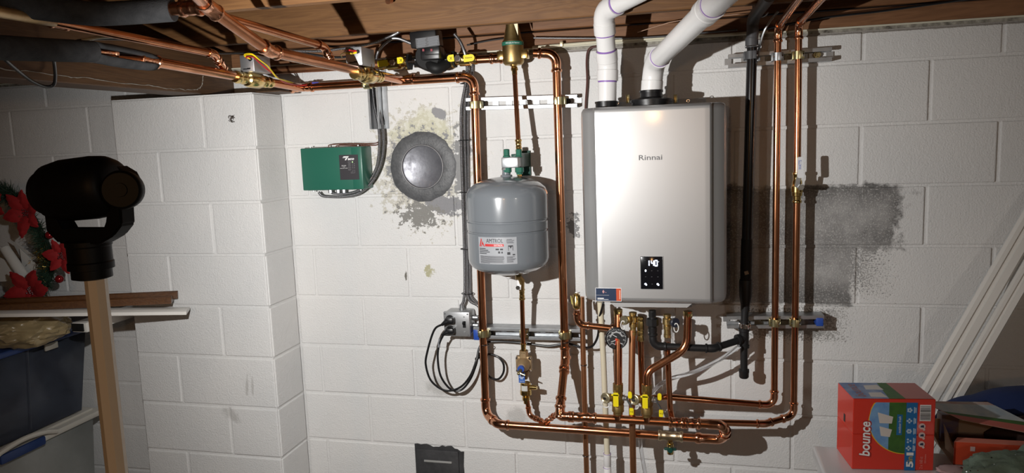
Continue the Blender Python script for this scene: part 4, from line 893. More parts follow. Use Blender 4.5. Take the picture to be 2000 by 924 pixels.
link('red_hub', lathe(BM(), f0 - vv * .004, nn, [(0, .0048), (.002, .0042), (.003, .002)], 14), M('orange_red'), fd)
link('lens_rim', sweep(BM(), [c + nn * .0305 * 0 + nn * .003 + (uu * math.cos(a) + vv * math.sin(a)) * r_ * .96 for a in np.linspace(0, 6.2832, 48)[:-1]], .0016, 6, closed=True), BLACK, t)
# ---------------------------------------------------------------- heater pipework
DHP = .185
def hp(px, py, d=DHP): return P(px, py, d)
t = thing('copper_heater_pipe', 'copper pipe from the heater past the gauge to the left yellow-handled valve', 'pipe')
a, b = hp(1207.5, 612, .17), hp(1207.5, 752, .22); run(t, [a, b], .0135)
link('brass_collar', lathe(BM(), hp(1207, 604, .17), -Z_, [(0, .0155), (.010, .0155), (.012, .0145), (.028, .0145)], 8), BRASS, t)
link('tee_branch', lathe(BM(), hp(1194, 640, .175), X_, [(0, .0125), (.004, .014), (.010, .014), (.022, .012)], 12), FITC, t)
t = thing('copper_heater_pipe', 'copper pipe from the right heater port bending left to the right yellow-handled valve', 'pipe')
run(t, [hp(1343.5, 612, .17), hp(1342, 681, .175), hp(1264, 726, .215), hp(1264.5, 752, .22)], .0135, bends=(1, 2), R=.032)
link('brass_collar', lathe(BM(), hp(1343.5, 608, .17), -Z_, [(0, .0155), (.010, .0155), (.012, .0145), (.022, .0145)], 8), BRASS, t)
def ball_valve(label, px, py0, py1, d):
    v = thing('ball_valve', label, 'valve'); a, b = P(px, py0, d), P(px, py1, d); L = (a - b).length
    link('body', lathe(BM(), a, b - a, [(0, .0145), (0, .0175), (L * .27, .0175), (L * .30, .0155), (L * .36, .018), (L * .42, .0215), (L * .62, .0215), (L * .66, .0185), (L * .70, .0205), (L * .9, .0205), (L * .93, .0165), (L, .0165), (L, .0145)], 16), BRONZE, v)
    m = lerp(a, b, .44)
    hb = BM(); pad(hb, m - Y_ * .030 - X_ * .004 + Z_ * .002, .018, .048, .004, .003, .005, ang=0); box(hb, m - Y_ * .032 - X_ * .006 + Z_ * .018, (.026, .006, .006), bevel=.001); link('yellow_handle', hb, YEL, v)
    link('stem', lathe(BM(), m - Y_ * .014, -Y_, [(0, .008), (.018, .007)], 10), CHROME, v)
    # hose cap on the left side outlet
    o = m - X_ * .022; cn = V((-.45, -.85, .05)).normalized()
    link('side_outlet', lathe(BM(), m, V((-1, -.45, .03)), [(.008, .012), (.022, .0115), (.024, .014), (.034, .014)], 12), BRONZE, v)
    cq = o + V((-.016, -.016, .001))
    cp = link('hose_cap', lathe(BM(), cq - cn * .008, cn, [(0, .016), (.010, .0185), (.015, .0185), (.016, .016), (.013, .012), (.013, .0005)], 20), M('pale_brass_cap', (.68, .60, .40), .3, .9), v)
    bm = BM(); box(bm, cq + cn * .007, (.014, .010, .010), cn.cross(Z_), Z_, bevel=.002); link('cap_knob', bm, CHROME, cp)
    link('cap_strap', sweep(BM(), [cq + cn * .004 - Z_ * .022 + V((math.cos(a) * .013, -.004 * math.sin(a), math.sin(a) * .013)) for a in np.linspace(math.radians(120), math.radians(420), 16)], .0022, 6), M('clear_strap', (.72, .72, .70), .35), v)
    # side drain with folded grey and yellow lever
    so = m + X_ * .024
    link('drain_outlet', lathe(BM(), m, V((1, -.1, -.05)), [(.01, .012), (.022, .012), (.024, .009), (.034, .009)], 10), CHROME, v)
    s = so + V((.012, -.030, -.004))
    bm = BM(); sweep(bm, [s + Z_ * .016 - X_ * .004, s + Z_ * .002, s - Z_ * .014 + X_ * .010, s - Z_ * .022 + X_ * .012], [.0075, .008, .008, .006], 8, flat=.4); ll = link('lever', bm, M('grey_metal_lever', (.20, .22, .24), .4, .6), v)
    hb = BM(); pad(hb, s + V((.008, -.004, .026)), .013, .024, .006, .006, .004, ang=0); link('lever_grip', hb, YEL, v); hb = BM(); pad(hb, s + V((.0125, -.006, -.031)), .014, .024, .003, .003, .004, ang=0); lt_ = link('lever_grip', hb, YEL, v)
    text('lettering', '<1', s + V((.0125, -.0108, -.031)), X_, Z_, .007, BLACK, lt_)
    return v
ball_valve('brass ball valve with yellow handle on the upper manifold, left of the pair', 1207, 749, 809, .22)
ball_valve('brass ball valve with yellow handle on the upper manifold, right of the pair', 1263.5, 751, 814, .22)
# relief valve and its pipes
t = thing('relief_valve', 'brass pressure relief valve with yellow tag at the lower left heater corner', 'valve')
q = P(1126.5, 604, .18)
link('body', lathe(BM(), q, Z_, [(0, .008), (.006, .0135), (.014, .015), (.016, .0145), (.040, .0150), (.043, .013), (.052, .013), (.053, .008), (.056, .008)], 16), BRASS, t)
link('test_lever', box(BM(), P(1128, 571, .18), (.018, .014, .003), bevel=.001), CHROME, t)
link('yellow_tag', box(BM(), P(1116, 586, .178), (.0012, .010, .030), (1, .4, .12), (0, 1, 0)), M('yellow_tag', (.6, .55, .12), .5), t)
t = thing('copper_relief_pipe', 'short copper pipe linking the relief valve to the gauge tee', 'pipe')
run(t, [P(1126.5, 606, .18), P(1128.5, 634, .18), P(1193, 641, .178)], .0110, stub=1.5)
t = thing('copper_discharge_pipe', 'dull copper discharge pipe dropping left of the cream pipe to the floor', 'pipe')
run(t, [P(1136, 580, .06), P(1146, 935, .06), V((P(1146, 935, .06).x, -.06, .10))], .0098, COPPERD, bends=(1,))
# service valves for the domestic ports
def service(label, px, py, d, cap, dull=True, flip=1):
    v = thing('service_valve', label, 'valve'); a = P(px, py, d); mt = BRONZE if dull else BRASS
    link('body', lathe(BM(), a, -Z_, [(0, .010), (.0, .0135), (.008, .0135), (.010, .011), (.016, .016), (.034, .0165), (.038, .012), (.040, .0135), (.052, .0135), (.054, .0105), (.068, .0105), (.070, .0125), (.080, .0125), (.082, .010)], 12), mt, v)
    m = a - Z_ * .022; cn = V((flip * .55, -.83, .05)).normalized(); cq = m + V((flip * .022, -.022, 0))
    link('side_outlet', lathe(BM(), m, cn, [(.008, .010), (.02, .010), (.022, .012), (.03, .012)], 10), mt, v)
    cp = link('hose_cap', lathe(BM(), cq, cn, [(0, .015), (.012, .0165), (.014, .015), (.014, .001)], 16), cap, v)
    link('cap_strap', sweep(BM(), [cq + cn * .016 - Z_ * .016 + V((math.cos(a_) * .0075, 0, math.sin(a_) * .015)) for a_ in np.linspace(0, 6.2832, 18)[:-1]], .0019, 6, closed=True), M('clear_strap'), v)
    return v
service('brass hot water service valve with ringed cap beside the gauge', 1236, 610, .165, M('pale_brass_cap'), True, -1)
v = thing('union_valve', 'brass union tail piece in front of the service valve left of the gas union', 'valve')
q = P(1250.5, 618, .18); link('body', lathe(BM(), q, -Z_, [(0, .009), (.004, .012), (.012, .012), (.014, .009), (.020, .0115), (.048, .012), (.050, .0095), (.052, .0105), (.066, .0105), (.067, .009), (.080, .012), (.086, .012), (.087, .009)], 8), BRASS, v)
service('brass cold water service valve with black cap right of the gas union', 1303, 614, .15, M('navy_cap', (.02, .024, .04), .35), True, 1)
t = thing('copper_floor_pipe', 'dull copper pipe passing between the two lowest horizontal pipes down to the floor', 'pipe')
run(t, [P(1235, 645, .165), P(1233.5, 760, .187), P(1237, 930, .187), V((P(1237, 930, .187).x, -.187, .08))], R34, COPPERD, bends=(1, 2))
run(r1, PL((1251, 655, .175), (1254, 770, .16), (1262, 778, .155), (1298, 776, .15)), .0105, bends=(1, 2))
run(r2, PL((1303, 668, .15), (1309, 800, .17), (1313, 822, .172), (1326, 823.5, .17)), .0100, bends=(1, 2))
# condensate pipe, clear tube
t = thing('condensate_pipe', 'cream plastic condensate pipe with white coupling left of the heater valves', 'pipe')
run(t, [P(1172, 590, .10), P(1178.5, 700, .10), P(1186, 890, .10)], .0104, CREAM, bends=(1,))
link('white_coupling', lathe(BM(), P(1186, 886, .10), -Z_, [(0, .0104), (0, .0135), (.045, .0135), (.046, .0128), (.050, .0128), (.051, .0135), (.4, .0135)], 16), PVC, t)
bm = BM()
for py in (886, 913): q = P(1186, py, .10); sweep(bm, [q + V((math.cos(a) * .0135, math.sin(a) * .0135, 0)) for a in np.linspace(0, 6.2832, 20)[:-1]], .001, 5, closed=True)
link('purple_ring', bm, PURPLE, t)
solo('drain_tube', sweep(BM(), spline(PL((1445, 676, .12), (1405, 703, .13), (1355, 727, .13), (1310, 740, .125), (1280, 760, .12), (1258, 800, .11), (1250, 850, .11), (1254, 890, .11), (1262, 935, .11)), 8), .0072, 12), CLEAR, 'clear plastic drain tube slanting from the gas tee behind the valves', 'tube')
# ---------------------------------------------------------------- black gas pipe
t = thing('gas_pipe', 'black iron gas pipe from the heater union to the drip leg on the right', 'pipe')
g0, g1, g2, g3, g4 = P(1274, 606, .17), P(1275.5, 676, .17), P(1393, 681, .155), P(1448, 663, .095), P(1452, 664, .088)
run(t, [g0, g1, g2, lerp(g2, g3, .96)], .0122, IRON, IRON, R=.026, stub=1.6)
bm = BM(); hexnut(bm, P(1274, 622, .17), -Z_, .021, .026, 8); hexnut(bm, P(1274, 609, .17), -Z_, .0145, .016, 6); lathe(bm, P(1274.5, 640, .17), -Z_, [(0, .0155), (.016, .0145)], 12); link('union', bm, IRON, t)
bm = BM(); c = P(1453, 660, .088); lathe(bm, c + Z_ * .034, -Z_, [(0, .0122), (0, .0185), (.010, .0185), (.012, .0165), (.056, .0165), (.058, .0185), (.068, .0185), (.068, .012)], 16); lathe(bm, c, (g2 - g3), [(0, .0165), (.016, .0165), (.018, .019), (.028, .019), (.028, .012)], 16); link('tee', bm, IRON, t)
ft = c - Z_ * .034; q = P(1453, 728, .088)
link('drip_leg', sweep(BM(), [ft + Z_ * .01, q], .0125, 14), IRON, t)
link('cap', lathe(BM(), q + Z_ * .012, -Z_, [(0, .0125), (0, .0178), (.010, .0178), (.012, .0165), (.026, .0165), (.031, .013)], 14), IRON, t)
link('nipple', sweep(BM(), [c + Z_ * .03, P(1455, 607, .088)], .0125, 14), IRON, t)
t = thing('gas_riser', 'glossy black plastic coated riser between the heater and the copper pair', 'pipe')
ra, rb = P(1469, 88, .085), P(1456, 560, .085)
link('pipe', sweep(BM(), [ra, lerp(ra, rb, .80)], .0165, 20), ABS, t)
link('taped_pipe', sweep(BM(), [lerp(ra, rb, k) for k in (.795, .80, .83, .92, .98)], [.0175, .0182, .0186, .0186, .0175], 18), BLACKM, t)
q = lerp(ra, rb, .985); link('reducer', sweep(BM(), [lerp(ra, rb, .97), lerp(ra, rb, .985), P(1456, 578, .087), P(1455.5, 596, .088), P(1455.3, 608, .088)], [.0205, .0212, .0205, .0150, .0145], 16), IRON, t)
link('tag', box(BM(), P(1458, 533, .108), (.013, .001, .012), (1, 0, .3)), M('brass_tag', (.28, .20, .13), .5), t)
fe = [P(1468.5, 93, .085), P(1468.5, 76, .085), P(1469, 74, .085), P(1470, 60, .085), P(1470.5, 44, .09), P(1475, 30, .12), P(1486, 15, .20), P(1497, 0, .30), P(1503, -9, .36)]
link('rubber_elbow', sweep(BM(), [fe[0], fe[1], fe[1], fe[2]] + spline(fe[3:], 4), [.021, .021, .0195, .019] + [.0195] * 21, 18), GREYF, t)
link('clamp_band', sweep(BM(), [fe[0] + V((math.cos(a) * .0212, math.sin(a) * .0212, .004)) for a in np.linspace(0, 6.2832, 24)[:-1]], .0015, 6, closed=True), CHROME, t)
for nm, pts in (('left wire loop on the black riser', [(1471, -5, .2), (1471, 22, .14), (1478, 33, .13), (1492, 32, .15), (1500, 25, .2)]), ('drooping steel wire beside the black riser top', [(1520, 22, .14), (1505, 40, .12), (1493, 60, .11), (1485, 85, .09), (1481, 100, .06)])):
    solo('ground_wire', sweep(BM(), spline(PL(*pts), 6), .0022 if 'left' in nm else .004, 6), GALV, nm, 'wire')
# ---------------------------------------------------------------- white vents
def vent(name, label, pts, r, elb, rings, R):
    t = thing(name, label, 'vent pipe'); pts = [V(p) for p in pts]; path = [pts[0]]
    for i in range(1, len(pts) - 1):
        p0, p1, arcp, th = corner(pts[i - 1], pts[i], pts[i + 1], R); d0 = (pts[i] - pts[i - 1]).normalized(); d1 = (pts[i + 1] - pts[i]).normalized()
        path.append(p0); link('pipe', sweep(BM(), path, r, 28), PVC, t); path = [p1]
        s = .038; k = 1.15
        P_ = [p0 - d0 * s, p0 - d0 * s, p0 - d0 * .004, p0 - d0 * .002] + arcp + [p1 + d1 * .002, p1 + d1 * .004, p1 + d1 * s, p1 + d1 * s]
        link('elbow', sweep(BM(), P_, [r, r * k, r * k, r * 1.1] + [r * 1.1] * len(arcp) + [r * 1.1, r * k, r * k, r], 28), PVC, t)
        bm = BM()
        for p, d in ((p0 - d0 * (s + .002), d0), (p1 + d1 * (s + .001), d1)): lathe(bm, p - d * .003, d, [(0, r), (.0005, r * 1.03), (.0065, r * 1.03), (.007, r)], 28)
        link('primer_ring', bm, PURPLE, t)
    path.append(pts[-1]); link('pipe', sweep(BM(), path, r, 28), PVC, t)
    return t
RV = .0305
xi = P(1185.5, 192, .17).x
vi = vent('intake_vent', 'white plastic vent pipe over the left end of the heater, turning right at the joist', [V((xi, -.17, zT + .012)), P(1187, 128, .17), P(1178, 22, .245), P(1262, -22, .40)], RV, None, None, .055)
xe = P(1272, 185, .17).x
ve = vent('exhaust_vent', 'white plastic vent pipe slanting up right from the large black heater collar', [V((xe, -.17, zT + .028)), P(1276, 124, .17), P(1386, 16, .74), P(1440, -36, 1.02)], RV, None, None, .075)
dv_ = (P(1386, 16, .74) - P(1276, 124, .17)).normalized(); q = P(1403, 0, .82)
# ---------------------------------------------------------------- cables along the rim
def cable(name, label, pts, r, mat, cat='cable', k=7): return solo(name, sweep(BM(), spline(PL(*pts), k), r, 8), mat, label, cat)
cable('cream_cable', 'flat cream cable stapled along the sill behind the white vents', [(1040, 93, .012), (1100, 88, .012), (1200, 80, .012), (1300, 74, .012), (1420, 68, .012), (1500, 60, .012)], .0055, M('cream_jacket', (.62, .58, .44), .45))
for px, py in ((1097, 86),): solo('cable_staple', box(BM(), P(px, py, .016), (.012, .014, .018), bevel=.002), M('pale_brass'), 'small pale staple on the cream cable left of the white vents', 'staple')
armored('dark armoured cable along the rim right of the air separator', [P(1042, 74, .02), P(1130, 74.5, .02), P(1240, 74, .02), P(1330, 68, .02), P(1440, 58, .02)], .004, mat=M('dark_armor', (.16, .16, .165), .4, .9))
armored('armoured cable running under the joist from the zone valves to the pump', [P(560, 99, .30), P(620, 100, .25), P(660, 96, .22), P(720, 86, .20), P(762, 71, .19), P(780, 62, .22)], .0055)
cable('copper_wire', 'bare copper wire stretched from the intake vent to the gas riser', [(1245, 63, .04), (1290, 49, .05), (1322, 41, .06), (1400, 32, .08), (1470, 25, .10)], .0016, M('bare_wire', (.65, .42, .3), .35, .8), 'wire')
cable('black_wire', 'black wire along the rim board left of the air separator', [(912, 88, .03), (950, 80, .03), (985, 75, .03)], .003, BLACK, 'wire')
cable('brown_cable', 'brown wire pair hanging down the wall left of the heater top', [(1165, 90, .015), (1150, 97, .012), (1146, 120, .010), (1147, 160, .010), (1144, 206, .010), (1143, 260, .01)], .0042, M('brown_jacket', (.085, .035, .028), .4))
cable('black_cable', 'black cable sagging in a loop under the lower foam sleeve', [(0, 108, 1.3), (14, 120, 1.28), (40, 142, 1.2), (62, 158, 1.15), (88, 169, 1.1), (104, 166, 1.08), (108, 150, 1.1), (106, 124, 1.15), (104, 112, 1.2)], .0042, BLACK)
cable('brown_cable', 'thin dark cable stapled along the face of the girder', [(-10, 143, .98), (60, 146, .84), (130, 150, .70), (220, 152, .52), (300, 156, .36), (350, 157, .25), (375, 148, .18)], .0028, M('brown_jacket'))
cable('black_wire', 'dark cable along the girder foot above the bottom left wall', [(0, 150, .93), (70, 153, .80), (130, 158, .66), (190, 172, .50), (240, 174, .40), (290, 173, .32), (305, 171, .28)], .0026, BLACK, 'wire')
cable('black_cable', 'long black cable passing behind the copper feed pipe to the zone valves', [(150, 80, 1.0), (190, 76, .95), (260, 78, .85), (340, 92, .68), (420, 103, .5), (480, 103, .35), (560, 100, .28), (660, 112, .2), (720, 100, .15)], .004, BLACK)
cable('cream_cable', 'cream cable crossing behind the left zone valve box', [(160, 79, 1.02), (195, 73, .98), (235, 72, .92)], .0045, M('cream_jacket'))
cable('black_wire', 'pair of dark wires under the ceiling at top right', [(1480, 60, .05), (1600, 36, .06), (1720, 22, .07), (1850, 4, .10), (1900, -4, .12)], .0035, BLACK, 'wire')
solo('pipe_stub', lathe(BM(), P(764, 2, .26), V((0, -1, -.2)), [(0, .008), (.02, .008), (.02, .0095), (.03, .0095), (.03, .006)], 12), COPPER, 'tiny copper pipe end poking out under the joist at the top edge', 'pipe')
# ---------------------------------------------------------------- work light on its stand
t = thing('work_light', 'black swivel work light on a tan pole standing in the left foreground', 'work light')
y0 = -1.75; hc = V((.385, y0, 1.771))
def hp_(px, py, d=1.75): return P(px, py, d)
hr = MX.Rotation(math.radians(-4), 3, 'Y')
prof = [(-.068, .012), (-.066, .026), (-.060, .033), (-.047, .038), (-.043, .042), (-.018, .0465), (.03, .047), (.052, .045), (.064, .040), (.068, .035), (.070, .028)]
hd = link('head', lathe(BM(), hc + V((.006, 0, .002)), hr @ X_, prof, 36), BLACKH, t)
bm = BM(); lathe(bm, hc + V((.0, .035, 0)), Y_, [(0, .046), (.012, .045), (.020, .043), (.024, .040), (.024, .034), (.020, .032)], 36); link('lamp_bezel', bm, BLACKH, hd)
link('lens', lathe(BM(), hc + V((.0, .052, 0)), Y_, [(0, .001), (.0, .033), (.003, .033), (.003, .001)], 32), M('lit_lens', (.8, .8, .8), .3, emit=(1, .96, .9, 20)), hd)
kc = hp_(237, 371, 1.775)
kn = (V((.45, -1, .05))).normalized()
bm = BM(); lathe(bm, kc - kn * .018, kn, [(0, .020), (.002, .0275), (.016, .0285), (.021, .027), (.023, .0245), (.023, .010), (.0255, .0095), (.0255, .001)], 32); link('tilt_knob', bm, BLACKH, t)
lk = hp_(92, 372, 1.75); link('end_cap', lathe(BM(), lk + V((.014, 0, 0)), V((-1, -.35, 0)), [(0, .028), (.014, .027), (.021, .021), (.023, .001)], 24), BLACKH, t)
box_ = BM(); prism(box_, [hp_(x, y, 1.765) for x, y in ((228, 325), (248, 337), (256, 352), (244, 350))], Y_, .02); link('latch', box_, BLACKH, t)
# yoke: two arms and a bridge
bm = BM(); pts = [hp_(x, y, 1.765) for x, y in ((208, 392), (234, 392), (237, 440), (220, 462), (192, 478), (112, 476), (88, 452), (82, 400), (100, 400), (108, 432), (120, 452), (205, 452), (207, 434))]
prism(bm, pts, Y_, .030); bmesh.ops.bevel(bm, geom=bm.edges[:], offset=.003, segments=2, affect='EDGES'); link('yoke', bm, BLACKH, t)
nx, nz = hp_(176, 500, 1.74).x, hp_(177, 474, 1.74).z
link('neck', lathe(BM(), V((nx, y0 + .01, nz + .006)), -Z_, [(0, .030), (.003, .0325), (.010, .0325), (.012, .031), (.034, .031), (.036, .0325), (.046, .0325), (.047, .0285), (.060, .0285), (.062, .022)], 32), BLACKH, t)
pz = nz - .050; px = hp_(185, 528, 1.738).x
bm = BM(); r_ = .0158
sweep(bm, [V((px, y0 + .012, pz)), V((px - .004, y0 + .012, .06))], r_, 8); link('pole', bm, M('tan_anodised', (.80, .68, .52), .4), t, smooth=20)
bm = BM()
for k in range(3):
    a = math.radians(90 + 120 * k); sweep(bm, [V((px - .004, y0 + .012, .42)), V((px - .004 + math.cos(a) * .38, y0 + .012 + math.sin(a) * .38, .015))], .010, 8)
link('tripod_legs', bm, BLACKH, t); link('tripod_hub', lathe(BM(), V((px - .004, y0 + .012, .40)), Z_, [(0, .02), (.0, .028), (.06, .028), (.06, .02)], 16), BLACKH, t)

# ---------------------------------------------------------------- left: bins, boards, wreath
def bin_(label, xr, y1, y2, z0, z1, body, lid, xl=-2.0, handles=False):
    t = thing('storage_bin', label, 'storage bin'); tp = .035
    bm = BM(); yb, yf = y1 + .02, y2 - .02
    lo = [V((xl + tp, y1 - tp, z0)), V((xr - tp, y1 - tp, z0)), V((xr - tp, y2 + tp, z0)), V((xl + tp, y2 + tp, z0))]
    hi = [V((xl, y1, z1)), V((xr, y1, z1)), V((xr, y2, z1)), V((xl, y2, z1))]
    a = [bm.verts.new(v) for v in lo]; b = [bm.verts.new(v) for v in hi]; bm.faces.new(a)
    for i in range(4): bm.faces.new((a[i], a[(i + 1) % 4], b[(i + 1) % 4], b[i]))
    bmesh.ops.bevel(bm, geom=[e for e in bm.edges if abs(e.verts[0].co.z - e.verts[1].co.z) > .01], offset=.03, segments=3, affect='EDGES')
    o = link('tub', bm, body, t); o.modifiers.new('wall', 'SOLIDIFY').thickness = .003
    bm = BM(); bx(bm, xl - .02, xr + .018, y2 - .018, y1 + .018, z1 - .022, z1 + .004, .008); bx(bm, xl + .01, xr - .012, y2 + .012, y1 - .012, z1 + .002, z1 + .014, .006); link('lid', bm, lid, t)
    return t
BINB = M('smoky_blue_plastic', (.15, .18, .24), .25, trans=.6, col2=(.09, .10, .135), vscale=7); BINC = M('clear_bin_plastic', (.50, .52, .51), .4, trans=.25, col2=(.36, .38, .36), vscale=5)
LIDB = M('navy_lid', (.02, .05, .18), .38); LIDW = M('grey_lid', (.66, .64, .58), .45)
q = P(165, 636, .13); zl = q.z
lz = P(160, 800, .15).z
b1 = bin_('smoky blue storage bin with navy lid, upper of the stack at far left', -1.225, -.10, -.78, lz + .006, zl, BINB, LIDB)
b2 = bin_('clear storage bin with pale rimmed lid, beneath the blue bin', -1.240, -.10, -.80, .0, lz - .018, BINC, LIDW)
for yy, nm in ((-.50, 'latch'),):
    bm = BM(); bx(bm, -1.222, -1.206, yy - .10, yy + .10, lz - .045, lz - .008, .008); link('handle_recess', bm, M('navy_lid'), b2)
    bm = BM(); sweep(bm, spline([V((-1.208, yy - .15, lz - .012)), V((-1.204, yy - .09, lz + .008)), V((-1.204, yy, lz + .018)), V((-1.204, yy + .09, lz + .008)), V((-1.208, yy + .15, lz - .012))], 5), .010, 8); link('handle', bm, LIDW, b2)
bm = BM()
for yy in (-.42, -.74): link('panel_rib', sweep(BM(), [V((-1.258, yy, lz + .02)), V((-1.226, yy, zl - .02))], .006, 8), BINB, b1)

link('lid_tab', bx(BM(), -1.208, -1.200, -.36, -.30, zl - .045, zl - .018, .002), M('pale_tab', (.40, .38, .33), .5), b1)
solo('fabric_bundle', blob(BM(), (-1.33, -.56, lz + .20), (.08, .10, .06), .2, 2, 3, 1), M('pink_cloth', (.5, .2, .24), .8), 'dusty pink cloth bundle inside the smoky blue bin', 'cloth')
solo('fabric_bundle', blob(BM(), (-1.38, -.30, lz + .14), (.12, .14, .11), .25, 2, 3, 5), M('dark_cloth', (.035, .035, .045), .7), 'black cloth bundle inside the smoky blue bin', 'cloth')
solo('fabric_bundle', blob(BM(), (-1.42, -.52, .50), (.16, .18, .17), .2, 2, 3, 8), M('grey_cloth', (.20, .20, .17), .8), 'grey cloth bundle inside the lower clear bin', 'cloth')
bm = BM(); blob(bm, P(55, 640, .42) + V((-.02, 0, .0)), (.17, .15, .075), .13, 2.4, 5, 3, flatz=-.8)
solo('plastic_bag', bm, M('tan_plastic_film', (.36, .28, .15), .3, col2=(.24, .18, .10), vscale=8, bmp=.6, bscale=26), 'crinkled tan plastic bag on the navy bin lid', 'bag')
def board(name, label, a, b, prof, mat, group=None, up=None):
    """long moulding with cross-section prof (list of (w, t)) from a to b"""
    a, b = V(a), V(b); d = (b - a).normalized(); n = V(up or (0, 0, 1)); n = (n - d * n.dot(d)).normalized(); s = n.cross(d)
    bm = BM(); A = [bm.verts.new(a + s * w_ + n * t_) for w_, t_ in prof]; B = [bm.verts.new(b + s * w_ + n * t_) for w_, t_ in prof]
    bm.faces.new(A[::-1]); bm.faces.new(B)
    for i in range(len(prof)): bm.faces.new((A[i], A[(i + 1) % len(prof)], B[(i + 1) % len(prof)], B[i]))
    return solo(name, bm, mat, label, 'trim board', group, smooth=25)
moulding = [(-.032, 0), (.032, 0), (.032, .012), (.026, .018), (.010, .021), (-.004, .026), (-.024, .030), (-.032, .026)]
e1 = P(337, 590, .26); e0 = P(0, 606, .56); e0 = e1 + (e0 - e1) * 1.6
board('wood_trim', 'brown stained wooden trim board jutting across the pilaster, upper of two', e0, e1, moulding, TRIMW)
board('wood_trim', 'brown stained wooden trim board lying just behind the upper brown one', e0 + V((.0, .062, .006)), e1 + V((-.02, .062, .006)), moulding, TRIMW)
e1 = P(368, 606, .27); e0 = P(100, 609, .50); e0 = e1 + (e0 - e1) * 2.2
board('white_trim', 'white painted trim board under the brown ones against the pilaster', e0, e1, [(-.055, -.006), (.04, -.006), (.04, .004), (.012, .007), (-.038, .010), (-.055, .006)], M('white_gloss', (.68, .66, .62), .35))
b_ = thing('trim_bracket', 'small white carton end holding the trim boards beside the pilaster', 'bracket')
link('carton', bx(BM(), -1.02, -.955, -.40, -.03, 1.155, 1.192, .002), M('white_gloss'), b_); link('dark_end', bx(BM(), -1.018, -.966, -.405, -.398, 1.159, 1.189, .001), BLACKM, b_)
# wreath
wt = thing('poinsettia_wreath', 'green artificial wreath with red poinsettias and gold tinsel at far left', 'wreath')
wc = P(14, 484, .22); WR = .240
rnd = random.Random(11)
def ringpt(a, r=WR): return wc + V((math.cos(a) * r, -.03 - .02 * math.sin(a * 3), math.sin(a) * r))
bm = BM()
for k in range(7000):
    a = rnd.uniform(0, 6.283); th = rnd.uniform(0, 6.283); o = ringpt(a); er = V((math.cos(a), 0, math.sin(a))); dr = (er * math.cos(th) - Y_ * abs(math.sin(th)) + V((-math.sin(a), 0, math.cos(a))) * rnd.uniform(-.9, .9)).normalized()
    L = rnd.uniform(.03, .062); s = dr.cross(V((rnd.uniform(-1, 1), rnd.uniform(-1, 1), rnd.uniform(-1, 1)))).normalized() * .0014
    vs = [bm.verts.new(o + s), bm.verts.new(o - s), bm.verts.new(o + dr * L - s * .4), bm.verts.new(o + dr * L + s * .4)]; bm.faces.new(vs)
link('needles', bm, M('pine_needle', (.012, .035, .018), .6, col2=(.02, .055, .03), vscale=30), wt, 0, kind='stuff')
link('core', sweep(BM(), [ringpt(a) for a in np.linspace(0, 6.283, 40)[:-1]], .012, 8, closed=True), M('dark_core', (.008, .014, .008), .8), wt)
bm = BM()
for k in range(900):
    a = rnd.choice((rnd.gauss(-.85, .12), rnd.gauss(-.15, .10), rnd.gauss(2.6, .2))); o = ringpt(a, WR - .01) + V((rnd.gauss(0, .018), -.03 + rnd.gauss(0, .012), rnd.gauss(0, .018))); dr = V((rnd.gauss(0, 1), rnd.gauss(0, 1), rnd.gauss(0, 1))).normalized() * .012; s = dr.cross(V((rnd.gauss(0, 1), rnd.gauss(0, 1), rnd.gauss(0, 1)))).normalized() * .0011
    bm.faces.new([bm.verts.new(o + s), bm.verts.new(o - s), bm.verts.new(o + dr - s), bm.verts.new(o + dr + s)])
link('gold_tinsel', bm, M('gold_tinsel', (.70, .52, .16), .25, 1.0), wt, 0, kind='stuff')
PET = M('red_velvet', (.36, .012, .014), .75, col2=(.25, .006, .009), vscale=40)
def petal_mesh():
    bm = BM(); nl, nw = 9, 4; g = []
    for i in range(nl + 1):
        s = i / nl; wd = .032 * math.sin(math.pi * (s * .92 + .06)) ** .8 * (1 - .25 * s); row = []
        for j in range(-nw, nw + 1): x = wd * j / nw; row.append(bm.verts.new((x, s * .098, .016 * math.sin(s * 2.6) - .25 * abs(x) * (.3 + s) + .0025 * math.sin(s * 26 + abs(j)))))
        g.append(row)
    for i in range(nl):
        for j in range(2 * nw): bm.faces.new((g[i][j], g[i + 1][j], g[i + 1][j + 1], g[i][j + 1]))
    me = bpy.data.meshes.new('petal'); bm.to_mesh(me); bm.free(); me.materials.append(PET); me.polygons.foreach_set('use_smooth', [True] * len(me.polygons)); return me
PM = petal_mesh()
for px, py, sc, rot in ((54, 415, 1.0, .3), (124, 500, .85, .9), (62, 568, 1.12, .1), (-14, 400, .9, .5)):
    c = P(px, py, .30); bm = BM()
    for k in range(16): q = c + V((rnd.gauss(0, .009), -.012 + rnd.gauss(0, .004), rnd.gauss(0, .009))); blob(bm, q, (.004, .004, .004), 0, 1, 1)
    f = link('poinsettia', bm, M('berry', (.09, .01, .012), .25), wt)
    for ring, cnt, s2, tl in ((0, 6, 1.0, -.35), (1, 4, .62, .15)):
        for k in range(cnt):
            o = bpy.data.objects.new('petal', PM); COL.objects.link(o); o.parent = f
            a = rot + 6.2832 * k / cnt + ring * .5 + rnd.uniform(-.15, .15); d = V((math.cos(a), 0, math.sin(a))); n = V((0, -1, 0)); yv = (d * math.cos(.25) + Y_ * math.sin(tl) * .5).normalized(); xv = yv.cross(n).normalized(); zv = xv.cross(yv)
            k_ = sc * s2 * rnd.uniform(.9, 1.08)
            o.matrix_local = MX.Translation(c + V((0, -.004 * ring, 0))) @ MX(((xv.x * k_, yv.x * k_, zv.x * k_, 0), (xv.y * k_, yv.y * k_, zv.y * k_, 0), (xv.z * k_, yv.z * k_, zv.z * k_, 0), (0, 0, 0, 1)))
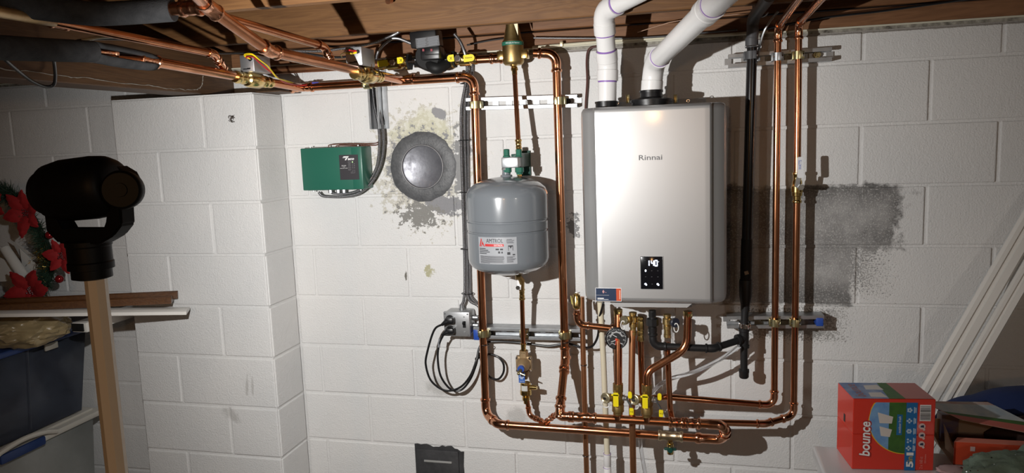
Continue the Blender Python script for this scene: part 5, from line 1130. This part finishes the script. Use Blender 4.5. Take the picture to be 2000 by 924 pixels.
for px, py in ((97, 459), (116, 545)): link('red_bauble', blob(BM(), P(px, py, .31), (.016, .016, .016), 0, 1, 3), M('red_bauble', (.22, .008, .012), .12, .4), wt)
t = thing('paper_roll', 'white paper roll and folded sheets inside the wreath', 'paper')
WP = M('white_paper', (.66, .65, .62), .6)
a, b = P(10, 486, .22), P(52, 548, .24); link('roll', lathe(BM(), a, b - a, [(0, .014), (0, .019), ((b - a).length, .021), ((b - a).length, .016)], 20), WP, t)
link('sheet', prism(BM(), PL((-25, 492, .20), (14, 510, .20), (34, 548, .20), (-25, 552, .20)), Y_, .002), WP, t)
link('folded_sheet', prism(BM(), [P(38, 486, .17), P(74, 520, .17), P(66, 540, .17), P(48, 545, .17)], V((.2, 1, 0)), .002), WP, t)
link('folded_flap', prism(BM(), [P(22, 470, .14), P(42, 482, .15), P(74, 505, .155), P(46, 514, .14)], V((-.2, 1, .2)), .002), WP, t)

# ---------------------------------------------------------------- right: white boards, appliance, cartons, cloth
WB = M('white_gloss')
a, b = P(1812, 776, .17), P(1984, 478, .075)
dd = (b - a).normalized(); lo = a - dd * ((a.z - .01) / dd.z); hi = b + dd * .25
nrm = (V((0, -1, .25))); 
def plank(label, off, w_, lift):
    s = nrm.normalized().cross(dd).normalized() * -1
    o = s * off - Y_ * lift
    board('white_board', label, lo + o, hi + o, [(-w_ / 2, 0), (w_ / 2, 0), (w_ / 2, .008), (w_ * .38, .016), (w_ * .18, .016), (w_ * .14, .011), (-w_ * .02, .011), (-w_ * .06, .017), (-w_ * .40, .017), (-w_ / 2, .009)], WB, up=nrm)
sgn = nrm.normalized().cross(dd).normalized()
plank('white grooved moulding leaning on the right wall, left one of two', .0, .062, 0)
plank('white grooved moulding leaning on the right wall, right one of two', .062, .045, 0)
t = thing('white_appliance', 'white laundry appliance with the red cartons on top, bottom right corner', 'appliance')
AW = M('white_enamel', (.60, .60, .60), .3, coat=.3)
ZA = .95; ax, ay = 1.606, -.575
link('cabinet', bx(BM(), ax + .012, ax + .70, ay - .68, ay - .010, 0.02, ZA - .035, .012), AW, t)
link('top_panel', bx(BM(), ax, ax + .72, ay - .70, ay, ZA - .032, ZA, .010, 3), AW, t)
# red carton pair
t = thing('dryer_sheet_box', 'red two-pack carton with blue sky picture standing on the white appliance', 'box')
A, B = V((1.681, -.719, ZA + .0005)), V((1.8765, -.6965, ZA + .0005)); u = (B - A); u.z = 0; wd = u.length; u.normalize(); vb = Z_.cross(u); dp, ht = .126, .188
RB = M('red_carton', (.62, .035, .018), .38, coat=.25)
for k in range(2): box_ = BM(); box(box_, A + u * wd / 2 + vb * dp / 2 + Z_ * (ht * (.25 + .5 * k)), (wd, dp, ht / 2 - .0006), u, vb, bevel=.0012, seg=1); link('carton', box_, RB, t)
FR = lambda x, z, e=.0006: A + u * (x * wd) + Z_ * (z * ht) - vb * e
def fpoly(pts, e=.0004): bm = BM(); prism(bm, [FR(x, z, e) for x, z in pts], -vb, .0003); return bm
cx, cz, rr = .60, .60, .48      # picture roundel, drawn on the front panel
arcp = [(max(.0, .625 + .455 * math.cos(a)), .70 + .46 * math.sin(a) * 1.0) for a in np.linspace(math.radians(105), math.radians(268), 22)]
arcp = [(x, min(z, .955)) for x, z in arcp]
sky = [(.645, .955)] + arcp + [(.645, .242)]
def disc_part(x0, x1, grow=0): 
    pts = []; 
    for i in range(15):
        x = x0 + (x1 - x0) * i / 14; s = max(0, 1 - ((x - .64) / (.44 + grow)) ** 2); pts.append((x, max(.03, .70 - (.46 + grow) * math.sqrt(s))))
    top = []
    for i in range(15):
        x = x1 + (x0 - x1) * i / 14; s = max(0, 1 - ((x - .64) / (.44 + grow)) ** 2); top.append((x, min(.955 if not grow else .955, .70 + (.46 + grow) * math.sqrt(s))))
    return pts + top
link('yellow_rim', fpoly(disc_part(.188, .64, .012), .0003), M('yellow_print', (.72, .45, .02), .45), t)
link('sky_picture', fpoly(disc_part(.202, .47), .0006), M('sky_print', (.10, .24, .52), .45, col2=(.22, .40, .62), vscale=25), t)
link('grass_picture', fpoly(disc_part(.44, .645), .0007), M('grass_print', (.055, .16, .025), .5, col2=(.03, .10, .02), vscale=40), t)
for pts in ([(.30, .815), (.49, .755), (.475, .66), (.325, .665)], [(.325, .62), (.48, .575), (.455, .47), (.345, .485)]): link('white_sheet', fpoly(pts, .0010), M('cloth_print', (.62, .58, .54), .5), t)
bs = link('blue_strip', fpoly([(.642, .0), (.775, .0), (.782, .955), (.648, .955)], .0008), M('blue_print_strip', (.012, .14, .38), .45), t)
link('scent_label', fpoly([(.535, .50), (.60, .50), (.605, .785), (.54, .79)], .0010), M('blue_print_strip'), t)
def ft(s, x, z, h, w_, mat, rot=True, e=.0014, **k): return text('lettering', s, FR(x, z, e), Z_ if rot else u, -u if rot else Z_, h, mat, t, width=w_, **k)
text_out = ft('bounce', .155, .44, .030, .098, M('dark_red_print', (.38, .02, .02), .5), e=.0010, bold=.06, shear=.15)
ft('bounce', .150, .44, .026, .092, WHITE, e=.0016, bold=.02, shear=.15)
ft('outdoor fresh', .57, .645, .006, .044, WHITE); ft('5', .708, .088, .017, .016, WHITE, bold=.04); ft('in', .708, .165, .013, .013, M('yellow_print')); ft('1', .708, .235, .017, .008, WHITE, bold=.04)
ft('2 x 160 ct', .845, .115, .0075, .032, M('pink_print2', (.70, .32, .28), .5)); ft('320 sheets', .895, .17, .004, .024, M('pink_print2'))
bm = BM()
for z, n in ((.85, 5), (.70, 4), (.555, 6), (.42, 3), (.315, 4)):
    for k in range(n): a = 6.283 * k / n; q = FR(.688, z, .0012) + u * math.cos(a) * .0042 + Z_ * math.sin(a) * .0042; disc(bm, q, -vb, .0026, .0003, 8)
    box(bm, FR(.745, z, .0012), (.0022, .0003, .016), u, vb); box(bm, FR(.762, z, .0012), (.0022, .0003, .013), u, vb)
link('strip_icon', bm, M('pale_blue_print', (.45, .58, .70), .5), bs)
bm = BM(); prism(bm, [FR(x, z, .0006) for x, z in ((.812, .70), (.945, .70), (.945, .925), (.812, .925))], -vb, .0003); bc = link('barcode_panel', bm, WHITE, t)
bm = BM(); z = .715; rb_ = random.Random(5)
while z < .912: w_ = rb_.choice((.004, .007, .010)); box(bm, FR(.878, z + w_ / 2, .0011), (.024, .0003, w_ * ht), u, vb); z += w_ + rb_.choice((.005, .008))
link('bars', bm, INK, bc)
for z in (.625, .50, .375):
    bm = BM(); disc(bm, FR(.845, z, .0006), -vb, .0078, .0004, 18); ic = link('use_icon', bm, M('pale_pink_print', (.66, .50, .48), .5), t)
    bm = BM(); prism(bm, [FR(.845 + x, z + zz, .0012) for x, zz in ((-.022, -.012), (.022, -.018), (.018, .018), (-.014, .012))], -vb, .0003); link('icon_mark', bm, M('navy_print'), ic)
    bm = BM(); disc(bm, FR(.868, z - .045, .0006), -vb, .003, .0004, 10); link('icon_dot', bm, M('pale_pink_print'), ic)
# picture panel on the top face
TF = lambda x, y, e=.0005: A + u * (x * wd) + vb * (y * dp) + Z_ * (ht + e)
def tpoly(pts, e=.0003): bm = BM(); prism(bm, [TF(x, y, e) for x, y in pts], Z_, .0003); return bm
link('top_sky', tpoly([(.0, .02), (.44, .02), (.50, .98), (.0, .98)]), M('top_sky_print', (.07, .15, .36), .4, col2=(.32, .38, .50), vscale=22), t)
link('top_grass', tpoly([(.44, .02), (.64, .02), (.62, .98), (.50, .98)]), M('grass_print'), t)
link('top_pale', tpoly([(.64, .02), (.99, .02), (.99, .98), (.62, .98)]), M('dusty_red_print', (.42, .12, .10), .4), t)
for pts in ([(.24, .12), (.44, .10), (.42, .38), (.26, .36)], [(.27, .56), (.49, .54), (.47, .84), (.29, .80)]): link('white_sheet', tpoly(pts, .0007), M('cloth_print'), t)
text('lettering', 'bounce', TF(.12, .5, .0009), vb, -u, .026, M('faded_print', (.40, .16, .14), .5), t, width=.095, shear=.15)
link('film_label', (lambda bm: (box(bm, A + vb * dp * .52 + Z_ * ht * .60 - u * .0006, (.0005, .012, .020), u, vb), bm)[1])(BM()), INK, t)
# open carton beside it
t = thing('open_carton', 'opened orange-red carton with lifted flap lying right of the two-pack carton', 'box')
C0 = PZ(1862, 908, ZA + .001); C1 = PZ(2020, 918, ZA + .001); u2 = (C1 - C0); u2.z = 0; u2.normalize(); v2 = Z_.cross(u2); L2, D2, H2 = .27, .16, .062
OR = M('orange_carton', (.60, .075, .03), .45); KR = M('kraft_board', (.30, .22, .15), .8)
K = lambda x, y, z: C0 + u2 * x + v2 * y + Z_ * z
link('front_wall', prism(BM(), [K(0, 0, 0), K(L2, 0, 0), K(L2, 0, H2), K(0, 0, H2)], v2, .002), OR, t)
link('back_wall', prism(BM(), [K(0, D2, 0), K(L2, D2, 0), K(L2, D2, H2), K(0, D2, H2)], v2, .002), KR, t)
link('base', prism(BM(), [K(0, 0, 0), K(L2, 0, 0), K(L2, D2, 0), K(0, D2, 0)], Z_, .002), KR, t)
link('end_wall', prism(BM(), [K(L2, 0, 0), K(L2, D2, 0), K(L2, D2, H2), K(L2, 0, H2)], u2, .002), OR, t)
link('folded_edge', prism(BM(), [K(.0, -.0, H2), K(L2, 0, H2), K(L2, .018, H2 + .004), K(.012, .018, H2 + .004)], Z_, .0015), M('pale_orange_print', (.62, .20, .14), .5), t)
TL, TR_, BR, BL = K(-.050, D2 * .72, .125), K(.125, D2 * .95, .118), K(L2 * .93, .02, H2 + .012), K(.055, D2 * .55, .075)
pn_ = (TR_ - TL).cross(BR - TL).normalized(); FB = K(.03, D2 * .35, .080); FB = FB - pn_ * (FB - TL).dot(pn_)
fl = BM(); prism(fl, [TL, TR_, BR, FB], (TR_ - TL).cross(BR - TL) * -1, .0016); link('lifted_flap', fl, M('faded_flap', (.5, .5, .47), .5, col2=(.36, .12, .08), vscale=9), t)
fn_ = pn_ if pn_.z > 0 else -pn_
for nm, s0, s1, mt in (('pale_print_band', .10, .56, M('flap_pale_print', (.60, .61, .58), .5, col2=(.30, .40, .48), vscale=20)), ('green_print_band', .56, .70, M('grass_print')), ('red_print_band', .70, .99, M('flap_red_print', (.48, .12, .09), .5))):
    link(nm, prism(BM(), [lerp(TL, FB, s0) + fn_ * .0017, lerp(TR_, BR, s0) + fn_ * .0017, lerp(TR_, BR, s1) + fn_ * .0017, lerp(TL, FB, s1) + fn_ * .0017], fn_, .0003), mt, t)
link('side_flap', prism(BM(), [K(-.045, D2 * .72, .122), K(.0, D2, 0.0), K(.0, D2 * .62, .0), K(-.038, D2 * .55, .075)], u2, .0016), KR, t)
link('corner_flap', prism(BM(), [K(.0, D2 * .55, .075), K(.012, .01, .012), K(.02, .01, .004), K(.004, D2 * .5, .01)], u2, .0016), KR, t)
link('code_label', (lambda bm: (prism(bm, [K(.037, -.0004, .040), K(.048, -.0004, .040), K(.048, -.0004, .052), K(.037, -.0004, .052)], -v2, .0004), bm)[1])(BM()), M('pale_pink_print'), t)
bm = BM(); prism(bm, [K(-.022, .0, .0008), K(.01, -.01, .0008), K(.004, -.07, .0008), K(-.05, -.06, .0008)], Z_, .0015); blob(bm, K(-.018, -.042, .004), (.034, .026, .008), .25, 3, 3, 4, flatz=-.3)
solo('dryer_sheet', bm, M('pale_pink_fabric', (.50, .36, .36), .8), 'crumpled pale pink sheet in front of the red carton', 'cloth')
q = P(1838, 850, .50); solo('blue_carton', box(BM(), V((q.x + .018, -.49, ZA + .04)), (.045, .03, .08), (1, .12, 0), (0, 1, 0), bevel=.001), M('blue_carton', (.012, .03, .17), .45, col2=(.20, .12, .03), vscale=16), 'dark blue carton edge between the red carton and the open one', 'box')
# blue and dark clothes heap
bm = BM(); blob(bm, P(2035, 838, .37), (.27, .12, .120), .08, 1.2, 4, 2)
solo('blue_clothes', bm, M('navy_fleece', (.005, .018, .085), .9, bmp=.4, bscale=200), 'heap of dark blue clothing behind the open carton at right edge', 'clothes')
solo('brown_clothes', blob(BM(), P(2025, 862, .49), (.13, .05, .07), .15, 2, 3, 6), M('brown_knit', (.03, .014, .010), .9), 'dark brown clothing bundle below the blue heap', 'clothes')
solo('straw_hat', blob(BM(), P(1895, 812, .46), (.06, .03, .010), .1, 3, 3, 3), M('straw', (.17, .09, .045), .8, bmp=.6, bscale=300), 'woven straw edge peeking out under the blue clothing', 'hat')
# sequinned green cloth
gm = M('mint_cloth', (.20, .29, .235), .75, col2=(.13, .17, .12), vscale=14, bmp=.7, bscale=160)
gt = thing('sequin_cloth', 'mint green sequinned cloth heaped in the bottom right corner', 'cloth')
gc = PZ(1962, 925, ZA + .02)
bm = BM(); blob(bm, gc + V((.01, -.02, .0)), (.105, .075, .062), .16, 2.2, 5, 9, flatz=-.35); blob(bm, gc + V((.10, .03, .015)), (.07, .05, .05), .2, 2.5, 4, 12, flatz=-.5)
go = link('cloth', bm, gm, gt)
bm = BM()
for vtx in rnd.sample(list(go.data.vertices), 170):
    if vtx.normal.z > -.2 and vtx.normal.y < .5: disc(bm, vtx.co + vtx.normal * .0006, (vtx.normal + V((rnd.uniform(-.5, .5), rnd.uniform(-.5, .5), rnd.uniform(-.5, .5)))), .0017, .0003, 6)
link('sequins', bm, M('sequin', (.7, .78, .74), .1, 1.0), gt, 0, kind='stuff')

# ---------------------------------------------------------------- put every origin at the base of its thing
bpy.context.view_layer.update()
def kids(o):
    for ch in o.children: yield ch; yield from kids(ch)
for o in ROOTS:
    meshes = [m for m in [o] + list(kids(o)) if m.type == 'MESH']
    if not meshes: continue
    shared = [m for m in meshes if m.data.users > 1]; own = [m for m in meshes if m.data.users == 1]
    lo = V((1e9,) * 3); hi = V((-1e9,) * 3)
    for m in own:
        co = np.empty(len(m.data.vertices) * 3); m.data.vertices.foreach_get('co', co); co = co.reshape(-1, 3)
        for i in range(3): lo[i] = min(lo[i], co[:, i].min()); hi[i] = max(hi[i], co[:, i].max())
    org = V(((lo.x + hi.x) / 2, (lo.y + hi.y) / 2, lo.z)); T = MX.Translation(-org)
    for m in own: m.data.transform(T)
    for m in shared: m.matrix_local = T @ m.matrix_local
    o.location = org
bpy.context.view_layer.update()
